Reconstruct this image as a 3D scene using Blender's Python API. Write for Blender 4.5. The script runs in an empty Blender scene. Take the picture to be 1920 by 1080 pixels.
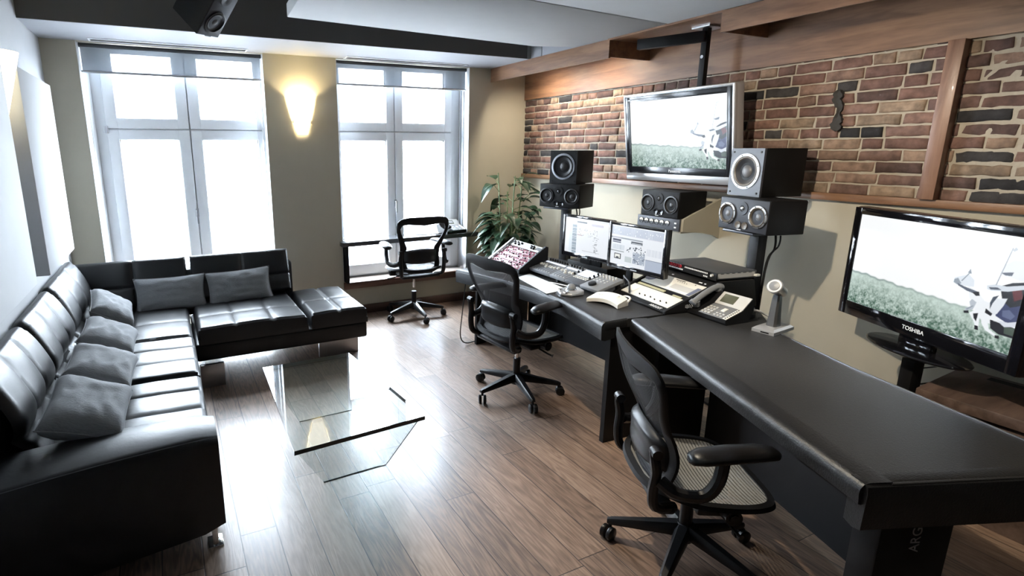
import bpy, bmesh, math, random
import numpy as np
from mathutils import Vector, Matrix, Euler, noise
random.seed(7)
PI = math.pi
sc = bpy.context.scene
COL = sc.collection
def R(d): return math.radians(d)
def V(*a): return Vector(a)

# ------------------------------------------------------------------ materials
MATS = {}
def new_mat(name):
    m = bpy.data.materials.new(name); m.use_nodes = True
    nt = m.node_tree
    b = nt.nodes['Principled BSDF']
    return m, nt, b
def node(nt, typ, **kw):
    n = nt.nodes.new(typ)
    for k, v in kw.items(): setattr(n, k, v)
    return n
def lk(nt, a, b): nt.links.new(a, b)
def mat(name, col, rough=.5, metal=0., bump=0., bscale=60., var=0., vscale=8., coat=0., spec=None, stretch=None):
    if name in MATS: return MATS[name]
    m, nt, b = new_mat(name)
    b.inputs['Base Color'].default_value = (*col, 1)
    b.inputs['Roughness'].default_value = rough
    b.inputs['Metallic'].default_value = metal
    if coat: b.inputs['Coat Weight'].default_value = coat; b.inputs['Coat Roughness'].default_value = .08
    if spec is not None: b.inputs['Specular IOR Level'].default_value = spec
    tc = node(nt, 'ShaderNodeTexCoord'); vec = tc.outputs['Object']
    if stretch:
        mp = node(nt, 'ShaderNodeMapping'); mp.inputs['Scale'].default_value = stretch
        lk(nt, vec, mp.inputs['Vector']); vec = mp.outputs['Vector']
    nz = node(nt, 'ShaderNodeTexNoise'); nz.inputs['Scale'].default_value = vscale; nz.inputs['Detail'].default_value = 4
    lk(nt, vec, nz.inputs['Vector'])
    v = max(var, .04)
    mx = node(nt, 'ShaderNodeMix', data_type='RGBA')
    mx.inputs['A'].default_value = (*[c * (1 - v) for c in col], 1)
    mx.inputs['B'].default_value = (*[min(1, c * (1 + v)) for c in col], 1)
    lk(nt, nz.outputs['Fac'], mx.inputs['Factor']); lk(nt, mx.outputs['Result'], b.inputs['Base Color'])
    if bump:
        n2 = node(nt, 'ShaderNodeTexNoise'); n2.inputs['Scale'].default_value = bscale; n2.inputs['Detail'].default_value = 5
        lk(nt, vec, n2.inputs['Vector'])
        bp = node(nt, 'ShaderNodeBump'); bp.inputs['Strength'].default_value = bump; bp.inputs['Distance'].default_value = .004
        lk(nt, n2.outputs['Fac'], bp.inputs['Height']); lk(nt, bp.outputs['Normal'], b.inputs['Normal'])
    MATS[name] = m
    return m
def emit(name, col, strength):
    m, nt, b = new_mat(name)
    b.inputs['Base Color'].default_value = (*[min(.9, c) for c in col], 1)
    b.inputs['Emission Color'].default_value = (*col, 1)
    b.inputs['Emission Strength'].default_value = strength
    b.inputs['Roughness'].default_value = .4
    MATS[name] = m
    return m
def wood(name, c1, c2, axis='Y', rough=.45, scale=1., coat=.1):
    m, nt, b = new_mat(name)
    tc = node(nt, 'ShaderNodeTexCoord'); mp = node(nt, 'ShaderNodeMapping')
    s = {'X': (1, 9, 9), 'Y': (9, 1, 9), 'Z': (9, 9, 1)}[axis]
    mp.inputs['Scale'].default_value = [q * scale for q in s]
    lk(nt, tc.outputs['Object'], mp.inputs['Vector'])
    n1 = node(nt, 'ShaderNodeTexNoise'); n1.inputs['Scale'].default_value = 1.6; n1.inputs['Detail'].default_value = 6; n1.inputs['Distortion'].default_value = .8
    lk(nt, mp.outputs['Vector'], n1.inputs['Vector'])
    n2 = node(nt, 'ShaderNodeTexNoise'); n2.inputs['Scale'].default_value = 9; n2.inputs['Detail'].default_value = 3
    lk(nt, mp.outputs['Vector'], n2.inputs['Vector'])
    ad = node(nt, 'ShaderNodeMath', operation='MULTIPLY_ADD'); ad.inputs[1].default_value = .35
    lk(nt, n2.outputs['Fac'], ad.inputs[0]); lk(nt, n1.outputs['Fac'], ad.inputs[2])
    rp = node(nt, 'ShaderNodeValToRGB')
    rp.color_ramp.elements[0].position = .42; rp.color_ramp.elements[0].color = (*c1, 1)
    rp.color_ramp.elements[1].position = .85; rp.color_ramp.elements[1].color = (*c2, 1)
    lk(nt, ad.outputs[0], rp.inputs['Fac']); lk(nt, rp.outputs['Color'], b.inputs['Base Color'])
    b.inputs['Roughness'].default_value = rough; b.inputs['Coat Weight'].default_value = coat
    bp = node(nt, 'ShaderNodeBump'); bp.inputs['Strength'].default_value = .08; bp.inputs['Distance'].default_value = .003
    lk(nt, n2.outputs['Fac'], bp.inputs['Height']); lk(nt, bp.outputs['Normal'], b.inputs['Normal'])
    MATS[name] = m
    return m
def floor_mat():
    m, nt, b = new_mat('oak_plank_floor')
    W, L = .155, 1.15
    tc = node(nt, 'ShaderNodeTexCoord'); sp = node(nt, 'ShaderNodeSeparateXYZ'); lk(nt, tc.outputs['Object'], sp.inputs[0])
    def math_(op, a, bb=None, c=None):
        n = node(nt, 'ShaderNodeMath', operation=op)
        for i, q in enumerate((a, bb, c)):
            if q is None: continue
            if isinstance(q, (int, float)): n.inputs[i].default_value = q
            else: lk(nt, q, n.inputs[i])
        return n.outputs[0]
    xr = math_('DIVIDE', math_('ADD', sp.outputs['X'], .01), W); row = math_('FLOOR', xr); fx = math_('FRACT', xr)
    w1 = node(nt, 'ShaderNodeTexWhiteNoise', noise_dimensions='1D'); lk(nt, row, w1.inputs['W'])
    yr = math_('ADD', math_('DIVIDE', sp.outputs['Y'], L), math_('MULTIPLY', w1.outputs['Value'], 7.3)); pl = math_('FLOOR', yr); fy = math_('FRACT', yr)
    cb = node(nt, 'ShaderNodeCombineXYZ'); lk(nt, row, cb.inputs[0]); lk(nt, pl, cb.inputs[1])
    w2 = node(nt, 'ShaderNodeTexWhiteNoise', noise_dimensions='3D'); lk(nt, cb.outputs[0], w2.inputs['Vector'])
    # grain coordinates, shifted for every plank
    gx = math_('MULTIPLY', sp.outputs['X'], 11.); gy = math_('MULTIPLY', sp.outputs['Y'], 1.1)
    cg = node(nt, 'ShaderNodeCombineXYZ'); lk(nt, gx, cg.inputs[0]); lk(nt, gy, cg.inputs[1]); lk(nt, math_('MULTIPLY', w2.outputs['Value'], 37.), cg.inputs[2])
    n1 = node(nt, 'ShaderNodeTexNoise'); n1.inputs['Scale'].default_value = 1.1; n1.inputs['Detail'].default_value = 3; n1.inputs['Distortion'].default_value = .4
    lk(nt, cg.outputs[0], n1.inputs['Vector'])
    ring = math_('SINE', math_('MULTIPLY', n1.outputs['Fac'], 75.))
    n2 = node(nt, 'ShaderNodeTexNoise'); n2.inputs['Scale'].default_value = 9; n2.inputs['Detail'].default_value = 6
    lk(nt, cg.outputs[0], n2.inputs['Vector'])
    f = math_('ADD', math_('MULTIPLY', ring, .1), math_('ADD', math_('MULTIPLY', n2.outputs['Fac'], .55), math_('MULTIPLY', w2.outputs['Value'], .38)))
    rp = node(nt, 'ShaderNodeValToRGB'); e = rp.color_ramp.elements
    e[0].position = .15; e[0].color = (.105, .066, .047, 1); e[1].position = .85; e[1].color = (.42, .30, .22, 1)
    q = e.new(.48); q.color = (.25, .165, .118, 1)
    lk(nt, f, rp.inputs['Fac'])
    ex = math_('MINIMUM', fx, math_('SUBTRACT', 1., fx)); ey = math_('MULTIPLY', math_('MINIMUM', fy, math_('SUBTRACT', 1., fy)), L / W)
    g = math_('MINIMUM', ex, ey)
    gr = node(nt, 'ShaderNodeMapRange'); gr.inputs['From Min'].default_value = .006; gr.inputs['From Max'].default_value = .018; lk(nt, g, gr.inputs['Value'])
    mx = node(nt, 'ShaderNodeMix', data_type='RGBA'); mx.inputs['A'].default_value = (.02, .012, .01, 1)
    lk(nt, gr.outputs[0], mx.inputs['Factor']); lk(nt, rp.outputs['Color'], mx.inputs['B']); lk(nt, mx.outputs['Result'], b.inputs['Base Color'])
    rr = math_('ADD', math_('MULTIPLY', n2.outputs['Fac'], .16), .36); lk(nt, rr, b.inputs['Roughness'])
    hh = math_('ADD', math_('MULTIPLY', gr.outputs[0], 1.), math_('ADD', math_('MULTIPLY', n2.outputs['Fac'], .35), math_('MULTIPLY', ring, .08)))
    bp = node(nt, 'ShaderNodeBump'); bp.inputs['Strength'].default_value = .35; bp.inputs['Distance'].default_value = .003
    lk(nt, hh, bp.inputs['Height']); lk(nt, bp.outputs['Normal'], b.inputs['Normal'])
    b.inputs['Coat Weight'].default_value = .4; b.inputs['Coat Roughness'].default_value = .22
    b.inputs['Specular IOR Level'].default_value = .6
    return m
def glass(name, tint=(1, 1, 1), rough=.0, ior=1.5, gain=1.):
    m = bpy.data.materials.new(name); m.use_nodes = True; nt = m.node_tree; nt.nodes.clear()
    o = node(nt, 'ShaderNodeOutputMaterial'); mx = node(nt, 'ShaderNodeMixShader')
    t = node(nt, 'ShaderNodeBsdfTransparent'); t.inputs[0].default_value = (*tint, 1)
    g = node(nt, 'ShaderNodeBsdfGlossy'); g.inputs['Roughness'].default_value = rough
    fr = node(nt, 'ShaderNodeFresnel'); fr.inputs['IOR'].default_value = ior
    mu = node(nt, 'ShaderNodeMath', operation='MULTIPLY'); mu.inputs[1].default_value = gain; mu.use_clamp = True
    ge = node(nt, 'ShaderNodeNewGeometry'); ma = node(nt, 'ShaderNodeMapRange')      # same reflectance from both sides of the sheet
    ma.inputs['To Min'].default_value = ior; ma.inputs['To Max'].default_value = 1 / ior
    lk(nt, ge.outputs['Backfacing'], ma.inputs['Value']); lk(nt, ma.outputs[0], fr.inputs['IOR'])
    lk(nt, fr.outputs[0], mu.inputs[0]); lk(nt, mu.outputs[0], mx.inputs[0])
    lk(nt, t.outputs[0], mx.inputs[1]); lk(nt, g.outputs[0], mx.inputs[2]); lk(nt, mx.outputs[0], o.inputs['Surface'])
    MATS[name] = m
    return m
def weave(name, col, axis, freq, open_, rough=.5, cross=0):
    """woven membrane: strands with real gaps between them"""
    m, nt, b = new_mat(name)
    b.inputs['Base Color'].default_value = (*col, 1); b.inputs['Roughness'].default_value = rough
    tc = node(nt, 'ShaderNodeTexCoord'); sp = node(nt, 'ShaderNodeSeparateXYZ'); lk(nt, tc.outputs['Object'], sp.inputs[0])
    def stripe(ax, fq, th):
        a = node(nt, 'ShaderNodeMath', operation='MULTIPLY'); a.inputs[1].default_value = fq; lk(nt, sp.outputs[ax], a.inputs[0])
        f = node(nt, 'ShaderNodeMath', operation='FRACT'); lk(nt, a.outputs[0], f.inputs[0])
        g = node(nt, 'ShaderNodeMath', operation='LESS_THAN'); g.inputs[1].default_value = th; lk(nt, f.outputs[0], g.inputs[0])
        return g.outputs[0]
    gap = stripe(axis, freq, open_)
    tr = node(nt, 'ShaderNodeBsdfTransparent'); mx = node(nt, 'ShaderNodeMixShader')
    lk(nt, gap, mx.inputs[0]); lk(nt, b.outputs[0], mx.inputs[1]); lk(nt, tr.outputs[0], mx.inputs[2])
    lk(nt, mx.outputs[0], nt.nodes['Material Output'].inputs['Surface'])
    MATS[name] = m
    return m
def sheer(name, col, op):
    m, nt, b = new_mat(name)
    b.inputs['Base Color'].default_value = (*col, 1); b.inputs['Roughness'].default_value = .8
    tr = node(nt, 'ShaderNodeBsdfTransparent'); mx = node(nt, 'ShaderNodeMixShader')
    mx.inputs[0].default_value = op
    lk(nt, tr.outputs[0], mx.inputs[1]); lk(nt, b.outputs[0], mx.inputs[2]); lk(nt, mx.outputs[0], nt.nodes['Material Output'].inputs['Surface'])
    MATS[name] = m
    return m
def attr_mat(name, rough=.8, emission=0., bump=0.):
    m, nt, b = new_mat(name)
    a = node(nt, 'ShaderNodeAttribute'); a.attribute_name = 'Col'
    if emission:
        b.inputs['Base Color'].default_value = (.01, .01, .01, 1); b.inputs['Roughness'].default_value = .25
        lk(nt, a.outputs['Color'], b.inputs['Emission Color']); b.inputs['Emission Strength'].default_value = emission
    else:
        tc = node(nt, 'ShaderNodeTexCoord'); nz = node(nt, 'ShaderNodeTexNoise'); nz.inputs['Scale'].default_value = 22; nz.inputs['Detail'].default_value = 6
        lk(nt, tc.outputs['Object'], nz.inputs['Vector'])
        mr = node(nt, 'ShaderNodeMapRange'); mr.inputs['From Min'].default_value = .3; mr.inputs['From Max'].default_value = .75; mr.inputs['To Min'].default_value = .55; mr.inputs['To Max'].default_value = 1.3
        lk(nt, nz.outputs['Fac'], mr.inputs['Value'])
        mx = node(nt, 'ShaderNodeVectorMath', operation='SCALE'); lk(nt, a.outputs['Color'], mx.inputs[0]); lk(nt, mr.outputs[0], mx.inputs['Scale'])
        lk(nt, mx.outputs[0], b.inputs['Base Color']); b.inputs['Roughness'].default_value = rough
        n2 = node(nt, 'ShaderNodeTexNoise'); n2.inputs['Scale'].default_value = 90; n2.inputs['Detail'].default_value = 4; lk(nt, tc.outputs['Object'], n2.inputs['Vector'])
        bp = node(nt, 'ShaderNodeBump'); bp.inputs['Strength'].default_value = .5; bp.inputs['Distance'].default_value = .004
        lk(nt, n2.outputs['Fac'], bp.inputs['Height']); lk(nt, bp.outputs['Normal'], b.inputs['Normal'])
    MATS[name] = m
    return m

M_beige = mat('beige_wall_paint', (.46, .425, .335), .75, bump=.05, bscale=120)
M_shade = mat('dark_grey_rear_wall', (.10, .10, .095), .75, bump=.05, bscale=120)
M_whitewall = mat('white_wall_paint', (.42, .43, .44), .7, bump=.04, bscale=120)
M_panel = mat('white_acoustic_fabric', (.50, .51, .52), .85, bump=.15, bscale=300)
M_soffit = mat('pale_soffit_paint', (.33, .34, .36), .7, bump=.04, bscale=120)
M_cloud = mat('grey_ceiling_panel_fabric', (.36, .37, .37), .9, bump=.15, bscale=260)
M_dark = mat('charcoal_paint', (.10, .10, .10), .8, bump=.05, bscale=120)
M_gap = mat('black_paint', (.004, .004, .004), .8)
M_wood = wood('cherry_veneer', (.125, .060, .032), (.27, .145, .078), 'Y', .38)
M_woodz = wood('cherry_veneer_upright', (.14, .07, .045), (.28, .155, .10), 'Z', .4)
M_sillwood = wood('dark_sill_wood', (.06, .028, .018), (.16, .08, .055), 'X', .35)
M_sillwhite = wood('pale_sill_top', (.42, .34, .29), (.6, .52, .46), 'X', .3)
M_base = wood('dark_baseboard_wood', (.05, .026, .019), (.12, .065, .048), 'X', .45)
M_cab = wood('walnut_cabinet', (.055, .034, .026), (.15, .10, .08), 'X', .5)
M_floor = floor_mat()
M_brick = attr_mat('old_brick', .85)
M_mortar = mat('lime_mortar', (.40, .355, .285), .9, bump=.8, bscale=70, var=.15, vscale=14)
M_frame = mat('white_window_frame', (.88, .90, .92), .35)
M_gasket = mat('dark_gasket', (.05, .055, .06), .6)
M_pane = glass('window_glass', (.98, .99, 1.), gain=.8)
M_leather = mat('black_leather', (.006, .0066, .008), .43, bump=.22, bscale=35, spec=.6)
M_pillow = mat('grey_ribbed_fabric', (.23, .235, .245), .9, bump=.8, bscale=55, var=.18, vscale=30, stretch=(1, 6, 1))
M_chrome = mat('chrome', (.75, .76, .78), .12, 1.)
M_steel = mat('brushed_steel', (.5, .51, .53), .3, 1.)
M_black = mat('black_plastic', (.007, .007, .008), .36, spec=.35)
M_blackmatt = mat('matt_black', (.005, .005, .006), .55, spec=.25)
M_gloss = mat('piano_black', (.006, .006, .008), .08, coat=.5)
M_deskv = mat('charcoal_desk_vinyl', (.026, .027, .029), .42, bump=.25, bscale=240, spec=.35)
M_deskedge = mat('dark_leather_edge', (.013, .014, .016), .38, bump=.3, bscale=160, spec=.45)
M_grey = mat('dark_grey_plastic', (.07, .075, .085), .4)
M_mid = mat('mid_grey_plastic', (.19, .2, .215), .4)
M_light = mat('light_grey_plastic', (.52, .52, .51), .4)
M_white = mat('off_white_plastic', (.74, .73, .68), .4)
M_paper = mat('white_paper', (.8, .79, .76), .8)
M_silver = mat('silver_plastic', (.55, .56, .58), .28, .6)
M_redpanel = mat('maroon_anodised_panel', (.24, .035, .065), .4)
M_red = mat('red_led_lens', (.55, .03, .05), .35)
M_cone = mat('black_speaker_cone', (.018, .018, .02), .45)
M_cone2 = mat('grey_speaker_cone', (.11, .11, .115), .38)
M_copper = mat('bronze_surround', (.10, .085, .065), .4)
M_spk = mat('black_speaker_paint', (.006, .006, .0065), .55, bump=.2, bscale=400, spec=.2)
M_spkf = mat('anthracite_baffle', (.055, .06, .075), .45)
M_ring = mat('aluminium_ring', (.36, .36, .355), .38, .6)
M_leaf = mat('dark_green_leaf', (.022, .052, .026), .36, var=.5, vscale=5)
M_stem = mat('green_stem', (.09, .14, .05), .6)
M_edge = mat('dark_glass_edge', (.010, .022, .025), .12)
M_tglass = glass('table_glass', (.93, .96, .96), gain=1.25)
M_sconce = emit('lit_frosted_glass', (1., .86, .62), 2.6)
M_lcd = mat('green_lcd', (.085, .09, .06), .3)
M_bluelcd = emit('pale_lcd_glow', (.72, .8, .95), .75)
M_vu = emit('lit_vu_dial', (1., .9, .72), .8)
M_mem = weave('dark_mesh_weave', (.022, .023, .026), 'Y', 190., .46)
M_memseat = weave('grey_mesh_weave', (.25, .25, .24), 'X', 75., .2)
M_blind = sheer('sheer_blind_cloth', (.30, .33, .37), .62)
M_facade = mat('pale_far_facade', (.72, .70, .68), .9, var=.05)
M_facwin = mat('far_window_grey', (.42, .44, .47), .4)
M_text = emit('glowing_white_print', (.85, .86, .88), .15)  # print and small buttons given a faint glow of their own
M_greytext = mat('grey_print', (.30, .30, .31), .5)
M_screen = attr_mat('screen_picture', emission=1.0)
M_cable = mat('black_cable', (.01, .01, .01), .5)
M_wcable = mat('grey_cable', (.45, .45, .45), .5)

# ------------------------------------------------------------------ mesh builder
class MB:
    def __init__(s): s.bm = bmesh.new(); s.mi = 0
    def _faces(s, fs):
        for f in fs: f.material_index = s.mi
    def box(s, c, d, rot=None, bev=0., seg=2, mtx=None):
        m = Matrix.Translation(Vector(c))
        if rot is not None: m = m @ Euler(rot).to_matrix().to_4x4()
        if mtx is not None: m = mtx @ m
        r = bmesh.ops.create_cube(s.bm, size=1., matrix=m @ Matrix.Diagonal((*d, 1)))
        vs = r['verts']; fs = {f for v in vs for f in v.link_faces}; s._faces(fs)
        if bev:
            es = list({e for v in vs for e in v.link_edges})
            q = bmesh.ops.bevel(s.bm, geom=es, offset=bev, segments=seg, affect='EDGES', profile=.5)
            s._faces(q['faces'])
        return s
    def b2(s, lo, hi, bev=0., seg=2):
        return s.box([(a + b) / 2 for a, b in zip(lo, hi)], [abs(b - a) for a, b in zip(lo, hi)], bev=bev, seg=seg)
    def prism(s, poly, z0, z1, mtx=None, bev=0., seg=2):
        f = lambda p, z: (mtx @ Vector((p[0], p[1], z))) if mtx is not None else Vector((p[0], p[1], z))
        zf = z0 if callable(z0) else (lambda p: z0)
        zg = z1 if callable(z1) else (lambda p: z1)
        a = [s.bm.verts.new(f(p, zf(p))) for p in poly]; b = [s.bm.verts.new(f(p, zg(p))) for p in poly]
        n = len(poly); fs = [s.bm.faces.new(a[::-1]), s.bm.faces.new(b)]
        for i in range(n): fs.append(s.bm.faces.new((a[i], a[(i + 1) % n], b[(i + 1) % n], b[i])))
        s._faces(fs)
        if bev:
            es = list({e for g in fs for e in g.edges})
            q = bmesh.ops.bevel(s.bm, geom=es, offset=bev, segments=seg, affect='EDGES', profile=.5); s._faces(q['faces'])
        bmesh.ops.recalc_face_normals(s.bm, faces=s.bm.faces)
        return s
    def rings(s, rings, close=True, cap0=True, cap1=True):
        vr = [[s.bm.verts.new(p) for p in r] for r in rings]; n = len(vr[0]); fs = []
        for a, b in zip(vr, vr[1:]):
            for i in range(n if close else n - 1):
                j = (i + 1) % n
                fs.append(s.bm.faces.new((a[i], a[j], b[j], b[i])))
        if cap0: fs.append(s.bm.faces.new(vr[0][::-1]))
        if cap1: fs.append(s.bm.faces.new(vr[-1]))
        s._faces(fs); return s
    def tube(s, pts, r, n=8, flat=1., up=None):
        pts = [Vector(p) for p in pts]; rs = r if isinstance(r, (list, tuple)) else [r] * len(pts)
        out = []; prev = None
        for i, p in enumerate(pts):
            t = (pts[min(i + 1, len(pts) - 1)] - pts[max(i - 1, 0)]).normalized()
            u = Vector(up) if up else (prev if prev else (Vector((0, 0, 1)) if abs(t.z) < .9 else Vector((1, 0, 0))))
            a = (u - t * u.dot(t)).normalized(); b = t.cross(a); prev = a
            out.append([p + a * rs[i] * math.cos(2 * PI * k / n) * flat + b * rs[i] * math.sin(2 * PI * k / n) for k in range(n)])
        return s.rings(out)
    def cyl(s, p0, p1, r0, r1=None, n=20):
        return s.tube([p0, p1], [r0, r0 if r1 is None else r1], n)
    def lathe(s, prof, n=28, mtx=None, cap0=False, cap1=False):
        m = mtx if mtx is not None else Matrix()
        return s.rings([[m @ Vector((max(r, 1e-5) * math.cos(2 * PI * k / n), max(r, 1e-5) * math.sin(2 * PI * k / n), z)) for k in range(n)] for r, z in prof], cap0=cap0, cap1=cap1)
    def grid(s, fn, nu, nv, flip=False):
        vs = [[s.bm.verts.new(fn(i / nu, j / nv)) for j in range(nv + 1)] for i in range(nu + 1)]
        fs = []
        for i in range(nu):
            for j in range(nv):
                q = (vs[i][j], vs[i + 1][j], vs[i + 1][j + 1], vs[i][j + 1])
                fs.append(s.bm.faces.new(q[::-1] if flip else q))
        s._faces(fs); return s
    def build(s, name, mats, parent=None, sharp=35, world=False, recalc=True):
        if recalc: bmesh.ops.recalc_face_normals(s.bm, faces=s.bm.faces)
        me = bpy.data.meshes.new(name); s.bm.to_mesh(me); s.bm.free()
        for m in (mats if isinstance(mats, (list, tuple)) else [mats]): me.materials.append(m)
        if sharp is not None:
            for p in me.polygons: p.use_smooth = True
            me.set_sharp_from_angle(angle=R(sharp))
        if world and parent is not None:
            me.transform(Matrix.Translation(-world_loc(parent)))
        o = bpy.data.objects.new(name, me); COL.objects.link(o)
        if parent is not None: o.parent = parent
        return o
def world_loc(o):
    return o.location if o.parent is None else o.location + world_loc(o.parent)
def smooth_pts(pts, n=6):
    pts = [Vector(p) for p in pts]; out = []
    P = [pts[0]] + pts + [pts[-1]]
    for i in range(1, len(P) - 2):
        for k in range(n):
            t = k / n
            out.append(.5 * ((2 * P[i]) + (P[i + 1] - P[i - 1]) * t + (2 * P[i - 1] - 5 * P[i] + 4 * P[i + 1] - P[i + 2]) * t * t + (3 * P[i] - P[i - 1] - 3 * P[i + 1] + P[i + 2]) * t ** 3))
    out.append(pts[-1]); return out
def thing(name, label, cat, loc=(0, 0, 0), rot=(0, 0, 0), group=None):
    o = bpy.data.objects.new(name, None); COL.objects.link(o); o.empty_display_size = .05
    o.location = loc; o.rotation_euler = rot
    o['label'] = label; o['category'] = cat
    if group: o['group'] = group
    return o
def tag(o, label, cat, group=None):
    o['label'] = label; o['category'] = cat
    if group: o['group'] = group
    return o
def struct(o): o['kind'] = 'structure'; return o
def copy_tree(o, parent=None):
    c = o.copy(); COL.objects.link(c)
    if parent is not None: c.parent = parent; c.matrix_parent_inverse = o.matrix_parent_inverse.copy()
    for ch in list(o.children): copy_tree(ch, c)
    return c
def text(name, body, size, mtx, m, parent, extrude=.0006, sx=1.):
    cu = bpy.data.curves.new(name, 'FONT'); cu.body = body; cu.size = size; cu.extrude = extrude; cu.align_x = 'CENTER'; cu.align_y = 'CENTER'
    t = bpy.data.objects.new(name, cu); COL.objects.link(t)
    dg = bpy.context.evaluated_depsgraph_get(); me = bpy.data.meshes.new_from_object(t.evaluated_get(dg))
    bpy.data.objects.remove(t)
    me.transform(mtx @ Matrix.Diagonal((sx, 1, 1, 1))); me.materials.clear(); me.materials.append(m)
    o = bpy.data.objects.new(name, me); COL.objects.link(o); o.parent = parent
    return o
FRONT = Matrix.Rotation(PI / 2, 4, 'X')     # text that reads from the -y side of a thing
def dev_rot(yaw, tilt=0): return (R(-tilt), 0, R(-90 + yaw))

# ------------------------------------------------------------------ room
XL, XR, YW, ZS = -.75, 3.673, 5.137, 2.473
YB = -2.6
struct(MB().b2((XL - .2, YB - .2, -.1), (XR + .2, YW + .6, 0)).build('floor', M_floor))
# window wall with two openings
w = MB()
x1a, x1b, x2a, x2b = -.516, .876, 1.530, 2.952
T = .30
for a, b in ((XL - .2, x1a), (x1b, x2a), (x2b, XR + .2)): w.b2((a, YW, 0), (b, YW + T, 2.95))
w.b2((x1a, YW, 0), (x1b, YW + T, .12)); w.b2((x2a, YW + .012, 0), (x2b, YW + T, .300))
for a, b in ((x1a, x1b), (x2a, x2b)): w.b2((a, YW, ZS + .001), (b, YW + T, 2.95))
struct(w.build('wall_back', M_beige))
struct(MB().b2((XL - .2, YB - .2, 0), (XL, YW, 2.95)).build('wall_left', M_whitewall))
struct(MB().b2((XL, YB - .2, 0), (XR, YB, 2.95)).build('wall_rear', M_shade))
struct(MB().b2((XR - .012, YB, 0), (XR + .2, YW, 1.36)).b2((XR + .004, YB, 1.36), (XR + .2, YW, 2.95)).build('wall_right', M_beige))
# ceiling: soffit by the windows, dark drop face, dark deck above, rear part
c = MB(); c.b2((XL, 4.462, ZS), (XR, YW, ZS + .45)); struct(c.build('ceiling', M_soffit))
struct(MB().b2((XL, 4.450, ZS + .0005), (3.17, 4.462, 2.92)).build('trim_1', M_dark))
struct(MB().b2((XL, YB, 2.90), (XR, 4.45, 2.95)).build('trim_2', M_dark))
# grey side panels over the valance, with a seam
struct(MB().b2((3.212, 3.45, ZS), (3.232, 4.28, 2.9)).b2((3.212, 4.29, ZS), (3.232, 4.45, 2.9)).build('trim_3', M_soffit))
# floating ceiling panel in two leaves with a seam
cl = thing('ceiling_panel', 'large grey fabric ceiling panel in two leaves with a dark seam, hung below the dark ceiling', 'ceiling panel', (1.5, 2, 2.478))
z0, z1 = 2.478, 2.56
MB().prism([(.81, 3.757), (2.85, 3.937), (3.205, 3.83), (3.205, 2.902), (.74, 2.668)], z0, z1, bev=.006).build('panel_leaf', M_cloud, cl, world=True)
MB().prism([(.739, 2.655), (3.205, 2.889), (3.205, YB + .05), (.45, YB + .05)], z0, z1, bev=.006).build('panel_leaf', M_cloud, cl, world=True)
struct(MB().prism([(.76, 2.7), (3.2, 2.93), (3.2, 2.86), (.76, 2.62)], 2.50, 2.57).build('trim_4', M_gap))
# wood valance boards with cove behind, fascia on the brick
XV = 3.206
v = MB(); v.b2((XV, 3.43, 2.338), (XV + .018, YW, ZS + .002)); v.b2((XV, 3.43, 2.345), (XR - .03, 3.45, ZS + .06))
struct(v.build('trim_5', M_wood))
v = MB(); v.b2((XV, YB, 2.352), (XV + .018, 2.48, ZS + .004)); v.b2((XV, 2.462, 2.352), (XR - .03, 2.48, ZS + .06))
struct(v.build('trim_6', M_wood))
v = MB(); v.b2((XV, 2.48, ZS - .006), (XR, 3.43, ZS + .012)); struct(v.build('trim_7', M_wood))
struct(MB().b2((XR - .03, YB, 2.172), (XR + .01, YW - .001, ZS + .06)).build('trim_8', M_wood))
struct(MB().b2((XV + .03, YB, ZS + .06), (XR, YW, ZS + .08)).build('trim_9', M_dark))
struct(MB().b2((3.63, YB, 1.342), (XR + .01, 5.13, 1.385), bev=.003).build('trim_10', M_wood))
struct(MB().b2((3.605, 1.432, 1.385), (XR + .01, 1.500, 2.172), bev=.003).build('trim_11', M_woodz))

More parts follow.
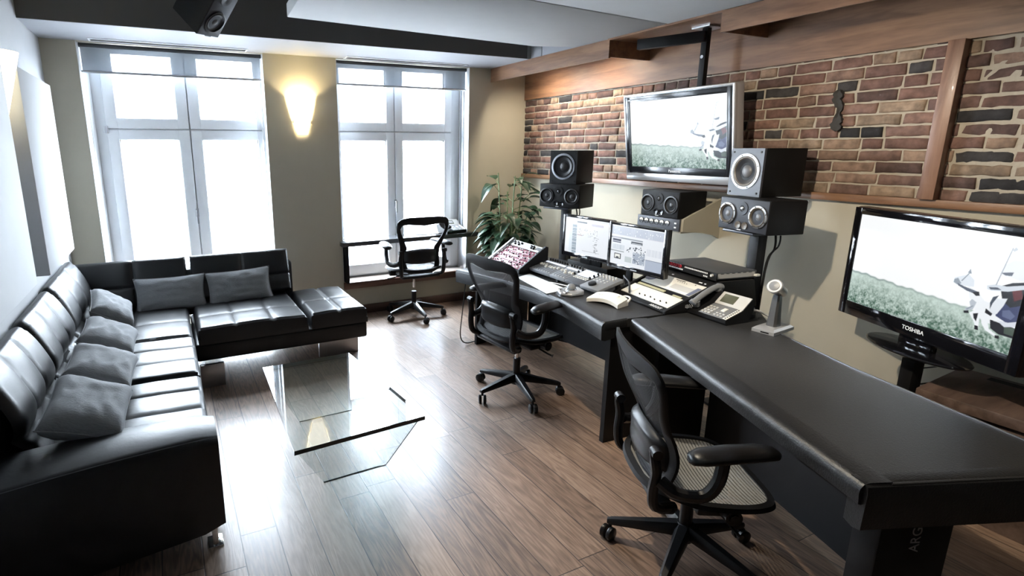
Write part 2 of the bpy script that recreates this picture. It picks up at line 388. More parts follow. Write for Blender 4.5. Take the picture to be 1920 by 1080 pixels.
# brick wall: every brick is real geometry in one mesh, over a mortar bed
def brick_wall():
    pal = [(.19, .105, .080), (.21, .125, .098), (.165, .090, .073), (.23, .145, .113), (.135, .080, .069), (.31, .225, .160), (.28, .19, .135), (.105, .063, .055), (.024, .023, .026), (.05, .046, .047), (.20, .12, .097), (.25, .165, .125), (.15, .085, .07), (.18, .10, .08)]
    bm = bmesh.new(); lay = bm.loops.layers.float_color.new('Col')
    rnd = random.Random(3)
    H = .0655; z = 1.383; k = 0
    while z < 2.19:
        y = 5.135 - rnd.random() * .2
        first = True
        y = 5.14
        while y > -1.5:
            rough = y < 1.43
            L = rnd.choice([.205, .21, .2, .215, .1, .195]) if not first else (.06 + .14 * rnd.random())
            if k % 6 == 5: L = rnd.choice([.1, .105, .2])
            first = False
            m = .008 + rnd.random() * .004 + (.02 * rnd.random() if rough else 0)
            ya, yb = y - L, y
            if rough: L *= 1.05
            h = H - .0095 - (.008 * rnd.random() if rough else 0)
            if 2.02 < (ya + yb) / 2 < 2.13 and 1.72 < z < 1.98 and False: pass
            col = rnd.choice(pal); j = .85 + .3 * rnd.random(); col = [q * j for q in col]
            if rough: col = [q * .85 for q in col]
            prot = .012 + rnd.uniform(-.003, .005) - (.004 if rough else 0)
            nu, nv = 8, 3
            ang = rnd.uniform(-.012, .012) * (2 if rough else 1)
            seed = Vector((rnd.random() * 50, rnd.random() * 50, 0))
            def P(u, v, d):
                rr = .9 if not rough else 1.5
                e = min(u, 1 - u) * L; f = min(v, 1 - v) * h
                yy = yb - u * L; zz = z + v * h + ang * (u - .5) * L
                n = noise.noise_vector(Vector((yy * 18, zz * 26, 3)) + seed)
                yy += n.x * .006 * rr; zz += n.y * .0058 * rr
                xx = XR - (prot * d + (n.z * .006 * rr + noise.noise(Vector((yy * 60, zz * 60, 1)) + seed) * .0025) * (1 if d > .9 else 0))
                return (xx, yy, zz)
            cols = {}
            vs = [[None] * (nv + 1) for _ in range(nu + 1)]
            us = [0, .035, .2, .4, .6, .8, .965, 1]; us = [0, .03] + [.03 + .94 * t / (nu - 2) for t in range(1, nu - 2)] + [.97, 1]
            vv = [0, .12, .88, 1]
            for a, u in enumerate(us):
                for b_, v_ in enumerate(vv):
                    edge = a in (0, nu) or b_ in (0, nv)
                    vs[a][b_] = bm.verts.new(P(u, v_, .35 if edge else 1))
            back = {}
            fl = []
            for a in range(nu):
                for b_ in range(nv): fl.append(bm.faces.new((vs[a][b_], vs[a + 1][b_], vs[a + 1][b_ + 1], vs[a][b_ + 1])))
            loop = [vs[a][0] for a in range(nu)] + [vs[nu][b_] for b_ in range(nv)] + [vs[a][nv] for a in range(nu, 0, -1)] + [vs[0][b_] for b_ in range(nv, 0, -1)]
            bk = [bm.verts.new((XR + .004, q.co.y, q.co.z)) for q in loop]
            for i in range(len(loop)): fl.append(bm.faces.new((loop[i], bk[i], bk[(i + 1) % len(loop)], loop[(i + 1) % len(loop)])))
            for f in fl:
                f.smooth = True
                for l in f.loops: l[lay] = (*col, 1)
            y = ya - m
        z += H; k += 1
    bmesh.ops.recalc_face_normals(bm, faces=bm.faces)
    me = bpy.data.meshes.new('brickwork'); bm.to_mesh(me); bm.free(); me.materials.append(M_brick)
    o = bpy.data.objects.new('wall_right_brick', me); COL.objects.link(o); struct(o)
brick_wall()
mo = MB()
def mort(u, v):
    y = 5.136 - u * 6.6; z = 1.36 + v * .83
    return (XR - .004 + .004 * noise.noise(Vector((y * 30, z * 30, 2))), y, z)
mo.grid(mort, 260, 36); struct(mo.build('wall_right_mortar', M_mortar))
# dark gash in the brickwork
ga = MB(); rnd = random.Random(5)
gl = []
for k_ in range(19):
    f_ = k_ / 18; gl.append((1.985 - .018 * f_ + .006 * math.sin(f_ * 9) + rnd.uniform(-.005, .005), 1.985 - .235 * f_, (.006 + .017 * abs(math.sin(f_ * 5.2 + .4))) * (1 if 0 < k_ < 18 else .3) + rnd.uniform(0, .006)))
ga.rings([[Vector((XR - .030 - rnd.random() * .004, y_ + w_, z_)), Vector((XR - .026 + rnd.random() * .006, y_ + .2 * w_, z_)), Vector((XR - .030 - rnd.random() * .003, y_ - w_ * rnd.uniform(.6, 1.2), z_)), Vector((XR - .005, y_ - w_, z_)), Vector((XR - .005, y_ + w_, z_))] for y_, z_, w_ in gl])
struct(ga.build('wall_right_gash', mat('dark_broken_mortar', (.045, .042, .04), .9, bump=.8, bscale=60)))
# baseboards, sill
struct(MB().b2((x1b + .2, YW - .014, 0), (XR - .02, YW + .004, .09), bev=.002).build('baseboard_back', M_base))
struct(MB().b2((XR - .028, YB, 0), (XR - .006, YW - .015, .09), bev=.002).build('baseboard_right', M_base))
struct(MB().b2((x2a - .0, YW - .02, .275), (x2b - .005, YW + .016, .343), bev=.003).build('trim_12', M_sillwood))
struct(MB().b2((x2a + .001, YW + .005, .30), (x2b - .001, YW + T - .02, .345), bev=.002).build('trim_13', M_sillwhite))
# painted metal side of the right reveal under the desk
# ------------------------------------------------------------------ windows
def window(n, xa, xb, zb, cols):
    yf = YW + .20
    zt = 2.47; rows = ((1.915, 2.428), (zb + .13, 1.742)); xm = (cols[0][1] + cols[1][0]) / 2; ztr = 1.826
    fr = MB(); ys = yf + .012
    fr.b2((xa, ys, zb), (cols[0][0] - .085, ys + .08, zt), bev=.004); fr.b2((min(cols[1][1] + .085, xb - .012), ys, zb), (xb, ys + .08, zt), bev=.004)
    fr.b2((xa, ys + .001, zt - .02), (xb, ys + .079, zt), bev=.003); fr.b2((xa, ys + .001, zb), (xb, ys + .079, zb + .035), bev=.003)
    fr.b2((xa + .01, ys + .002, ztr - .012), (xb - .01, ys + .077, ztr + .012), bev=.002); fr.b2((xm - .012, ys + .003, zb + .01), (xm + .012, ys + .076, zt - .01), bev=.002)
    o = struct(fr.build('window_%d' % n, M_frame))
    for ci, (a, b) in enumerate(cols):
        for (c, d) in rows:
            y0 = yf - .012; y1 = yf + .05; q = .005
            oa = a - .085 if ci == 0 else xm + .005; ob = xm - .005 if ci == 0 else min(b + .085, xb - .004)
            od = zt - .006 if c > 1.5 else ztr - .005; oc = ztr + .005 if c > 1.5 else zb + .02
            s = MB(); s.b2((oa, y0, oc), (a, y1, od), bev=.005); s.b2((b, y0, oc), (ob, y1, od), bev=.005)
            s.b2((a - .002, y0 + .001, d), (b + .002, y1 - .001, od), bev=.004); s.b2((a - .002, y0 + .001, oc), (b + .002, y1 - .001, c), bev=.004)
            sh = s.build('sash', M_frame, o); a_, b_ = oa, ob
            g = MB()
            for lo, hi in (((a, c), (a + q, d)), ((b - q, c), (b, d)), ((a, c), (b, c + q)), ((a, d - q), (b, d))):
                g.b2((lo[0], y0 + .012, lo[1]), (hi[0], y1 - .02, hi[1]))
            g.build('gasket', M_gasket, sh)
            MB().b2((a, y0 + .034, c), (b, y0 + .036, d)).build('pane', M_pane, sh)
            if c < 1.5 and ci == 0:
                h = MB(); hz = 1.1; hx = b_ + .0
                h.box((hx, y0 - .008, hz), (.028, .012, .075), bev=.003); h.cyl((hx, y0 - .01, hz + .02), (hx, y0 - .035, hz + .02), .009)
                h.box((hx, y0 - .04, hz - .035), (.018, .012, .125), bev=.004)
                h.build('window_handle', M_silver, sh)
    g = MB()
    for hz in (1.79, zb + .25): 
        hx = cols[0][0] - .085; g.cyl((hx, yf - .02, hz), (hx, yf - .02, hz + .06), .011); g.box((hx - .012, yf - .008, hz + .03), (.03, .014, .05), bev=.003)
    g.build('hinge', M_silver, o)
    # side guide rails of the blind on the reveals
    r = MB()
    for xx in (xa + .012, xb - .012): r.b2((xx - .012, YW + .10, zb), (xx + .012, YW + .125, zt), bev=.002); r.b2((xx - .012, YW + .14, zb), (xx + .012, YW + .15, zt), bev=.001)
    r.build('guide_rail', M_silver, o)
    rv = MB(); rv.b2((xa - .0, YW + .002, zb), (xa + .004, YW + .2, zt)); rv.b2((xb - .004, YW + .002, zb), (xb, YW + .2, zt)); (rv.prism([(xa, YW + .002), (xa + .045, YW + .205), (xa, YW + .205)], zb, zt) if n == 1 else None); rv.build('reveal_lining', M_frame, o)
    # roller blind, half transparent, let down a little
    bl = thing('roller_blind', 'sheer grey roller blind drawn down a little over the %s window' % ('left' if n == 1 else 'right'), 'blind', (xm, YW + .06, 2.245), group='roller blinds over the two windows')
    MB().b2((xa + .02, YW + .059, 2.262), (xb - .02, YW + .061, 2.45)).build('cloth', M_blind, bl, world=True)
    MB().cyl((xa + .012, YW + .06, 2.255), (xb - .012, YW + .06, 2.255), .010, n=12).build('bottom_bar', M_steel, bl, world=True)
    MB().cyl((xa + .006, YW + .068, 2.452), (xb - .006, YW + .068, 2.452), .0175, n=14).build('roller', mat('dark_blind_roller', (.06, .065, .075), .5), bl, world=True)
window(1, x1a, x1b, .12, ((-.308, .149), (.338, .819)))
window(2, x2a, x2b, .345, ((1.609, 2.093), (2.273, 2.759)))
for (a, b, wd) in ((-.42, .735, 'left'), (1.595, 2.845, 'right')):
    t = thing('linear_air_vent', 'long slim white air vent in the soffit above the %s window' % wd, 'air vent', ((a + b) / 2, 5.05, ZS - .006), group='slim vents above the windows')
    m = MB(); 
    m.b2((a, 4.985, ZS - .006), (b, 5.003, ZS + .0)); m.b2((a, 5.095, ZS - .006), (b, 5.113, ZS + .0)); m.b2((a, 5.003, ZS - .006), (a + .012, 5.095, ZS)); m.b2((b - .012, 5.003, ZS - .006), (b, 5.095, ZS))
    m.build('frame', M_frame, t, world=True)
    m = MB()
    for k in range(3): m.box(((a + b) / 2, 5.022 + k * .027, ZS - .004), (b - a - .026, .017, .002), rot=(R(18), 0, 0))
    m.build('louvres', M_light, t, world=True)

# ------------------------------------------------------------------ outside
def building(name, label, x, y, wd, dp, h, m, floors, bays, z0=-6):
    t = thing(name, label, 'building', (x, y, z0), group='buildings outside the windows')
    MB().b2((-wd / 2, 0, 0), (wd / 2, dp, h)).build('wall', m, t)
    for f in range(floors):
        for b in range(bays):
            cx = -wd / 2 + wd * (b + .5) / bays; cz = h * (f + .55) / floors
            MB().b2((cx - wd / bays * .2, -.06, cz - h / floors * .28), (cx + wd / bays * .2, .02, cz + h / floors * .28)).build('window', M_facwin, t)
building('apartment_building', 'pale apartment block with rows of windows seen faintly through the left window', 1.5, 19, 17, 8, 11.0, M_facade, 4, 6)
building('apartment_building', 'grey taller block with ribbed floors at the top of the right window', 14.2, 26, 4.5, 8, 19.4, mat('grey_far_block', (.36, .38, .41), .9), 9, 3)
struct(MB().b2((-40, 6, -6.4), (60, 60, -6.0)).build('trim_20', mat('street_asphalt', (.35, .35, .36), .9)))

# ------------------------------------------------------------------ wall fittings on the left
for a, b, lab in ((3.548, 4.485, 'white acoustic wall panel nearer the window, right of the left sconce'), (1.2, 3.212, 'white acoustic wall panel nearest the camera at the left edge of the frame')):
    tag(MB().b2((XL + .001, a, 1.0 if a < 3 else .972), (-.628, b, 2.075), bev=.004).build('acoustic_panel', M_panel), lab, 'wall panel', 'white acoustic panels on the left wall')
def sconce(loc, rotz, label):
    t = thing('wall_sconce', label, 'wall lamp', loc, (0, 0, rotz), 'lit cone wall sconces')
    # local: wall plane at y=0, lamp stands out towards -y
    s = MB(); n = 15; rings = []
    for k in range(13):
        f = k / 12; z = f * .33; hw = .048 + .082 * f; dep = .06 + .09 * f
        rings.append([Vector((hw * math.sin(a), -.012 - dep * math.cos(a) ** 1.0 if True else 0, z)) for a in [(-PI / 2 + PI * q / n) for q in range(n + 1)]])
    s.rings(rings, close=False, cap0=True, cap1=False); s.build('lamp_shade', M_sconce, t, sharp=60)
    m = MB(); m.b2((-.05, -.012, .03), (.05, -.0005, .25), bev=.002); m.build('back_plate', M_steel, t)
    for q in (-1, 1):
        MB().box((q * .079, -.014, .115), (.008, .012, .03), bev=.002).build('clip', M_steel, t)
    return t
sconce((1.188, YW, 1.79), 0, 'lit cone wall sconce on the pier between the two windows')
sconce((XL, 3.41, 1.79), R(90), 'lit cone wall sconce on the left wall between the two white panels')
# ------------------------------------------------------------------ sofa
def pad(o, U, Vv, N, w, d, t, us=(), vs=(), groove=.009, puff=.004, nu=56, nv=48, er=.045, seed=0, crown=.01, skew=0.):
    """upholstered pad: stitched grooves across a rounded slab"""
    o, U, Vv, N = Vector(o), Vector(U).normalized(), Vector(Vv).normalized(), Vector(N).normalized()
    m = MB()
    def edge(s, L):
        q = min(s, 1 - s) * L
        return 1. if q > er else math.sqrt(max(0, 1 - (1 - q / er) ** 2))
    def seam(s, ss, L):
        a = 1e9
        for q in ss: a = min(a, abs(s - q) * L)
        return a
    def f(u, v):
        u2 = u; e = min(edge(u, w), edge(v, d))
        su, sv = seam(u, us, w), seam(v, vs, d)
        g = math.exp(-(su / .011) ** 2) + math.exp(-(sv / .011) ** 2)
        pf = min(1, su / .09) * min(1, sv / .09)
        h = t * (.35 + .65 * e) - groove * min(1.3, g) + puff * (math.sin(min(1, pf) * PI / 2)) * e
        h += crown * 4 * u * (1 - u)
        p = o + U * (u * w) + Vv * (v * d)
        h += .004 * noise.noise((p + Vector((seed, 0, 0))) * 7) * e
        ru = max(0, 1 - e) * er * .25
        cu = -ru if u > .5 else ru; cv = -ru if v > .5 else ru
        return p + N * h + U * cu * (1 if edge(u, w) < 1 else 0) + Vv * cv * (1 if edge(v, d) < 1 else 0)
    m.grid(f, nu, nv)
    # skirt down to the base
    bm = m.bm
    be = [e for e in bm.edges if e.is_boundary]
    r = bmesh.ops.extrude_edge_only(bm, edges=be)
    nvs = [g for g in r['geom'] if isinstance(g, bmesh.types.BMVert)]
    for q in nvs:
        q.co -= N * ((q.co - o).dot(N))
    bmesh.ops.holes_fill(bm, edges=[e for e in bm.edges if e.is_boundary], sides=0)
    return m
sofa = thing('sectional_sofa', 'black leather corner sofa along the left wall and below the left window', 'sofa', (-.3, 3.3, 0))
SB = dict(parent=sofa, world=True)
zb = .13; zs = .30
def sof(m, name, mt=M_leather, **k): return m.build(name, mt, sofa, world=True, **k)
m = MB(); m.b2((XL + .03, 2.36, zb), (.075, 4.86, zs), bev=.02, seg=3); sof(m, 'base')
m = MB(); m.b2((.08, 3.99, .165), (1.37, 4.83, zs - .005), bev=.018, seg=3); sof(m, 'base')
X0, XF = -.60, .088
ls = [(2.43, 3.115), (3.12, 3.825)]
for i, (a, b) in enumerate(ls):
    sof(pad((X0, a, zs), (1, 0, 0), (0, 1, 0), (0, 0, 1), XF - X0, b - a, .125, us=(.42,), vs=(.36, .69), seed=i), 'seat_cushion')
sof(pad((X0, 3.83, zs), (1, 0, 0), (0, 1, 0), (0, 0, 1), XF - X0 - .005, .95, .12, us=(.42,), vs=(.42,), seed=5), 'seat_cushion')
sof(pad((.092, 3.945, zs), (1, 0, 0), (0, 1, 0), (0, 0, 1), .806, .84, .12, us=(.335, .67), vs=(.40,), seed=7), 'seat_cushion')
sof(pad((.902, 3.955, zs), (1, 0, 0), (0, 1, 0), (0, 0, 1), .478, .80, .12, us=(.5,), vs=(.47,), seed=9, groove=.014), 'ottoman_cushion')
# back cushions on the left wall: a rounded roll from the seat up over the top to the wall
def back_left(a, b, seed, top=.835):
    m = MB(); prof = [(-.545, .42), (-.555, .47), (-.575, .515), (-.603, .545), (-.592, .572), (-.592, .62), (-.615, .69), (-.648, .76), (-.672, .80), (-.688, .825), (-.708, .834), (-.735, .825), (-.745, .80)]
    pp = smooth_pts([(x, 0, z) for x, z in prof], 4); n = len(pp) - 1; sm = (.355, .67)
    def f(u, v):
        i = min(n, int(round(u * n))); p = pp[i]; L = b - a
        q = min(v, 1 - v) * L; e = 1 if q > .05 else math.sqrt(1 - (1 - q / .05) ** 2)
        s = min(abs(v - k) * L for k in sm); g = math.exp(-(s / .011) ** 2) if 4 < i < n * .78 else 0
        nx = -1 if i > n * .8 else 1
        pf = .012 * min(1, s / .09) if i < n * .7 else 0
        off = -.035 * (1 - e) - .010 * g + .6 * pf * e + .004 * noise.noise(Vector((p.x * 6, (a + v * L) * 6, p.z * 6 + seed)))
        zt = p.z + (top - .835) * max(0, (p.z - .42) / .41) - (.03 * (1 - e) if i > n * .6 else 0)
        return Vector((p.x + off * (1 if i < n * .85 else .2), a + v * L, zt))
    m.grid(f, n, 40)
    bm = m.bm; be = [e for e in bm.edges if e.is_boundary]
    bmesh.ops.holes_fill(bm, edges=be, sides=0)
    return m
for i, (a, b, tp) in enumerate(((2.40, 3.09, .835), (3.095, 3.80, .842), (3.805, 4.72, .85))):
    sof(back_left(a, b, i * 3, tp), 'back_cushion', sharp=50)
# backs under the window, leaning a little
for a, b, sm in ((-.70, .098, (.5,)), (.103, .93, (.5,))):
    N = Vector((0, -.95, .28)).normalized(); Vv = Vector((0, .30, .95)).normalized()
    mm = pad((a, 4.755, .415), (1, 0, 0), Vv, N, b - a, .395, .10, us=sm, vs=(.42,), seed=a * 9, er=.04, puff=.008, groove=.010)
    sof(mm, 'back_cushion')
sof(MB().prism([(-.70, 4.77), (.955, 4.77), (.92, 5.0), (-.70, 5.0)], .30, .70, bev=.03), 'back_frame')
# low arm that closes the near end
m = MB(); arm = []
for k, x in enumerate(np.linspace(.07, -.735, 14)):
    s = k / 13; yo = 2.168 - .115 * s; yi = 2.452 - .05 * s; zt = .515 + .012 * math.sin(s * 3); r = .035; fr = 0 if k else -.03
    ring = [(yo + .004, .085), (yo, .25), (yo, zt - r), (yo + r * .3, zt - r * .3), (yo + r, zt), ((yo + yi) / 2, zt + .012), (yi - r * 1.3, zt - .004), (yi - r * .3, zt - r * .5), (yi, zt - r * 1.6), (yi, .30), (yi, .09)]
    if k == 0: ring = [((y - 2.31) * .9 + 2.31, (z - .3) * .93 + .3) for y, z in ring]
    arm.append([Vector((x + (.022 if k == 0 else 0), y, z)) for y, z in ring])
m.rings(arm); a_ = sof(m, 'arm', sharp=50)
# stitched line along the arm edge
pts = [Vector((x, 2.168 - .115 * k / 13 - .0015 + .012, .5145 + .012 * math.sin(k / 13 * 3) - .004)) for k, x in enumerate(np.linspace(.07, -.735, 14))]
st = MB().tube([p for p in pts] , .0022, 6).build('stitching', mat('grey_thread', (.12, .125, .135), .6), a_)
st.data.transform(Matrix.Translation(-world_loc(sofa)))
for (lo, hi) in (((1.00, 4.12, 0), (1.33, 4.15, .168)), ((.095, 3.90, 0), (.255, 3.93, .17)), ((1.00, 4.72, 0), (1.33, 4.75, .168)), ((-.66, 4.6, 0), (-.5, 4.63, .135))):
    sof(MB().b2(lo, hi, bev=.003), 'leg', M_steel)
for (x, y) in ((.045, 2.215), (-.66, 2.2)):
    m = MB(); m.b2((x - .012, y - .035, 0), (x + .012, y + .035, .095), bev=.003); m.b2((x - .03, y - .04, 0), (x + .03, y + .04, .008), bev=.002); sof(m, 'leg', M_chrome)

# scatter cushions
def pillow(name, c, U, W, w, h, t, label, seed, group=None):
    U, W = Vector(U).normalized(), Vector(W).normalized(); W = (W - U * W.dot(U)).normalized(); N = U.cross(W)
    m = MB(); n = 26
    def side(sg):
        def f(u, v):
            a, b = 2 * u - 1, 2 * v - 1
            q = (max(0, 1 - a ** 4) * max(0, 1 - b ** 4)) ** .42
            px = a * w / 2 * (1 - .07 * (1 - b * b)) ; py = b * h / 2 * (1 - .08 * (1 - a * a))
            wr = .010 * noise.noise(Vector((a * 3.2 + seed, b * 3.2, sg))) * q + .007 * math.sin(9 * math.atan2(b, a) + seed) * (abs(a * b)) * q
            return Vector((px, py, sg * (t / 2 * q + wr)))
        return f
    m.grid(side(1), n, n); m.grid(side(-1), n, n, flip=True)
    bmesh.ops.remove_doubles(m.bm, verts=m.bm.verts, dist=.0008)
    t_ = thing(name, label, 'cushion', c, (0, 0, 0), group)
    t_.rotation_euler = Matrix((U, W, N)).transposed().to_euler()
    m.build('cover', M_pillow, t_, sharp=70)
    pi_ = MB(); pp = []
    for k in range(64):
        s = k / 16; e, q = int(s) % 4, s - int(s); a, b = [(2 * q - 1, -1), (1, 2 * q - 1), (1 - 2 * q, 1), (-1, 1 - 2 * q)][e]
        pp.append(Vector((a * w / 2 * (1 - .07 * (1 - b * b)), b * h / 2 * (1 - .08 * (1 - a * a)), 0)))
    pp.append(pp[0]); pi_.tube(pp, .0035, 6); pi_.build('piping', M_pillow, t_)
    return t_
PG = 'grey ribbed scatter cushions on the sofa'
lean = [((-.392, 2.535, .575), (.929, -.007, -.371), (.063, .989, .137), .31, .40, 'grey ribbed cushion nearest the camera in the row on the left sofa seat'),
        ((-.385, 3.015, .575), (.921, -.03, -.386), (.08, .99, .098), .31, .385, 'grey ribbed cushion second from the camera in the row on the left sofa seat'),
        ((-.390, 3.538, .572), (.89, -.017, -.45), (.045, .998, .06), .30, .375, 'grey ribbed cushion third from the camera in the row on the left sofa seat'),
        ((-.425, 4.20, .575), (.80, .16, -.58), (-.05, .98, .17), .29, .36, 'grey ribbed cushion farthest from the camera, in the corner of the sofa')]
for i, (c, U, W, w_, h_, lab) in enumerate(lean): pillow('scatter_cushion', c, U, W, w_, h_, .15, lab, i * 2.3 + 1, PG)
pillow('scatter_cushion', (-.045, 4.665, .53), (1, 0, 0), (0, .34, .94), .52, .285, .14, 'long dark grey cushion under the left window, left of its pair', 11, PG)
pillow('scatter_cushion', (.485, 4.665, .535), (1, .0, .035), (0, .34, .94), .52, .285, .14, 'long dark grey cushion under the left window, right of its pair beside the ottoman', 14, PG)

# ------------------------------------------------------------------ glass coffee table
ct = thing('coffee_table', 'low glass coffee table standing on the wood floor in front of the sofa', 'coffee table', (.72, 2.72, 0))
zt = .362
top = [(.395, 2.178), (1.052, 2.225), (.972, 3.215), (.425, 3.205)]
m = MB(); m.prism(top, zt - .021, zt)
o = m.build('glass_top', [M_tglass, M_edge], ct, world=True, sharp=None)
for p in o.data.polygons:
    if abs(p.normal.z) < .5: p.material_index = 1
def pane(a, b, c, d, n, thick=.010):
    n = Vector(n).normalized() * thick; m = MB(); q = [Vector(p) for p in (a, b, c, d)]
    m.rings([q, [p + n for p in q]]); return m
zt -= .022
for (a, b, c, d, n) in (((.425, 3.19, zt), (.955, 3.20, zt), (.95, 3.12, .001), (.61, 3.11, .001), (0, 1, .2)), ((.41, 2.20, zt), (1.03, 2.25, zt), (.93, 2.455, .001), (.58, 2.44, .001), (0, -1, .2))):
    o = pane(a, b, c, d, n).build('glass_panel', [M_tglass, M_edge], ct, world=True, sharp=None)
    nn = Vector(n).normalized()
    for p in o.data.polygons:
        if abs(p.normal.dot(nn)) < .6 : p.material_index = 1

# ------------------------------------------------------------------ task chairs
def resample(pts, n):
    pts = [Vector((p[0], p[1], 0)) for p in pts]; L = [0]
    for a, b in zip(pts, pts[1:]): L.append(L[-1] + (b - a).length)
    out = []
    for k in range(n):
        s = L[-1] * k / (n - 1); i = 0
        while i < len(L) - 2 and L[i + 1] < s: i += 1
        t = (s - L[i]) / max(1e-9, L[i + 1] - L[i]); out.append(pts[i].lerp(pts[i + 1], t))
    return out
B_OUT = [(0, .435), (.12, .44), (.18, .465), (.205, .52), (.207, .60), (.207, .68), (.218, .75), (.243, .83), (.262, .90), (.267, .95), (.258, 1.0), (.225, 1.033), (.15, 1.047), (0, 1.05)]
B_IN = [(0, .472), (.10, .477), (.14, .497), (.152, .54), (.152, .60), (.147, .66), (.143, .715), (.168, .765), (.205, .845), (.226, .90), (.229, .93), (.213, .965), (.16, .972), (0, .955)]
BS = .905
B_OUT = [(a, .435 + (b - .435) * BS) for a, b in B_OUT]; B_IN = [(a, .435 + (b - .435) * BS) for a, b in B_IN]
def back_x(y, z):
    s = z - .435
    return -.215 + .055 * math.exp(-((z - .62) / .13) ** 2) - .21 * max(0, s - .12) ** 1.15 * 1.0 + .55 * y * y
def seat_z(x, y):
    z = .455 + .03 * math.exp(-((x + .2) / .1) ** 2)
    z += -.012 - .05 * max(0, (x - .14) / .12) ** 2 * .45 + .30 * y * y * (1 - .4 * max(0, x / .25))
    return z
def make_chair(label, group):
    t = thing('mesh_task_chair', label, 'office chair', (0, 0, 0), group=group)
    # five-star base
    hub = MB(); hub.lathe([(.0, .075), (.036, .075), (.042, .09), (.042, .135), (.03, .15), (.0, .15)], 24); hub.build('hub', M_black, t)
    for k in range(5):
        a = R(72 * k + 36); d = Vector((math.cos(a), math.sin(a), 0)); s = Vector((-d.y, d.x, 0)); m = MB(); rg = []
        for r, z, w_, h_ in ((.03, .122, .030, .028), (.10, .112, .027, .024), (.20, .097, .022, .018), (.285, .084, .018, .013), (.302, .081, .011, .009)):
            c = d * r + Vector((0, 0, z))
            rg.append([c + s * w_ * q[0] + Vector((0, 0, h_ * q[1])) for q in ((1, -.8), (1, .3), (.55, 1), (-.55, 1), (-1, .3), (-1, -.8))])
        m.rings(rg); m.build('base_leg', M_black, t, sharp=40)
        ca = a + random.uniform(-1.2, 1.2); cd = Vector((math.cos(ca), math.sin(ca), 0)); c = d * .288
        m = MB()
        for q in (-1, 1):
            mt = Matrix.Translation(c + cd * .012 + Vector((0, 0, .030))) @ Matrix.Rotation(ca, 4, 'Z') @ Matrix.Rotation(PI / 2, 4, 'X')
            m.lathe([(.0, q * .006), (.027, q * .006), (.0295, q * .010), (.0295, q * .022), (.024, q * .026), (0, q * .027)], 20, mt)
        m.cyl(c + Vector((0, 0, .05)), c + Vector((0, 0, .085)), .008, n=10)
        m.build('caster', M_black, t, sharp=40)
    m = MB(); m.cyl((0, 0, .14), (0, 0, .26), .025); m.build('column_sleeve', M_black, t)
    m = MB(); m.cyl((0, 0, .25), (0, 0, .37), .0145); m.build('gas_lift', M_chrome, t)
    # tilt mechanism, knobs, levers
    m = MB(); m.b2((-.15, -.075, .365), (.12, .075, .42), bev=.018); m.b2((-.05, -.19, .378), (.045, .19, .408), bev=.01); m.b2((-.2, -.2, .385), (-.13, .2, .415), bev=.012)
    m.build('tilt_mechanism', M_black, t)
    for q in (-1, 1):
        m = MB(); m.cyl((.06, q * .18, .405), (.06, q * .235, .405), .034, .030, 20); m.cyl((.06, q * .235, .405), (.06, q * .243, .405), .018, n=16); m.build('tilt_knob', M_black, t)
        m = MB(); m.tube(smooth_pts([(.05, q * .10, .375), (.07, q * .2, .35), (.085, q * .25, .34)], 5), [.006] * 10 + [.012], 8); m.build('lever', M_black, t)
    # seat
    n = 72; so = []; si = []
    for k in range(n):
        a = 2 * PI * k / n; ca, sa = math.cos(a), math.sin(a); e = .62
        x = .005 + .235 * abs(ca) ** e * (1 if ca >= 0 else -1); y = .25 * abs(sa) ** e * (1 if sa >= 0 else -1) * (1 - .10 * (1 if ca < 0 else 0) * abs(ca))
        so.append((x, y))
    m = MB(); rg = []
    for k in range(n + 1):
        x, y = so[k % n]; c = Vector((x, y, seat_z(x, y))); o_ = Vector((x, y, 0)).normalized()
        rg.append([c + o_ * .018 + V(0, 0, -.010), c + o_ * .012 + V(0, 0, .006), c - o_ * .012 + V(0, 0, .008), c - o_ * .016 + V(0, 0, -.006), c + V(0, 0, -.022)])
    m.rings(rg, cap0=False, cap1=False); m.build('seat_frame', M_blackmatt, t, sharp=50)
    m = MB()
    def sf(u, v):
        x = -.225 + .455 * u; 
        hw = .0
        q = (x - .005) / .235; q = max(-1, min(1, q)); ca = abs(q) ** (1 / .62); hw = .25 * max(0., 1 - ca * ca) ** (.31) * (1 - .10 * (ca if q < 0 else 0))
        y = (2 * v - 1) * hw
        sag = .022 * (1 - (2 * v - 1) ** 2) * (1 - q * q)
        return Vector((x, y, seat_z(x, y) - sag + .002))
    m.grid(sf, 24, 20); m.build('seat_mesh', M_memseat, t, sharp=None)
    # back
    N_ = 46; oo = resample(B_OUT, N_); ii = resample(B_IN, N_)
    for (src, L) in ((oo, 1), (ii, 1)): pass
    oo = oo + [Vector((-p.x, p.y, 0)) for p in oo[-2:0:-1]]; ii = ii + [Vector((-p.x, p.y, 0)) for p in ii[-2:0:-1]]
    m = MB(); rg = []
    for k in range(len(oo) + 1):
        a, b = oo[k % len(oo)], ii[k % len(ii)]
        A = Vector((back_x(a.x, a.y), a.x, a.y)); B = Vector((back_x(b.x, b.y), b.x, b.y)); M_ = (A + B) / 2
        rg.append([A + V(.003, 0, 0), M_ + V(.013, 0, 0), B + V(.005, 0, 0), B + V(-.005, 0, 0), M_ + V(-.016, 0, 0), A + V(-.008, 0, 0)])
    m.rings(rg, cap0=False, cap1=False); m.build('back_frame', M_blackmatt, t, sharp=60)
    m = MB(); zi = [p.y for p in resample(B_IN, 60)]
    half = sorted([(p.y, p.x) for p in resample(B_IN, 200)])
    def hwid(z):
        b = 0.
        for (za, wa), (zb_, wb) in zip(B_IN_R, B_IN_R[1:]):
            if za <= z <= zb_ and zb_ > za: b = max(b, wa + (wb - wa) * (z - za) / (zb_ - za))
        return b
    B_IN_R = [(p[1], p[0]) for p in B_IN[:-2]] + [(.435 + (.972 - .435) * BS, .16)]
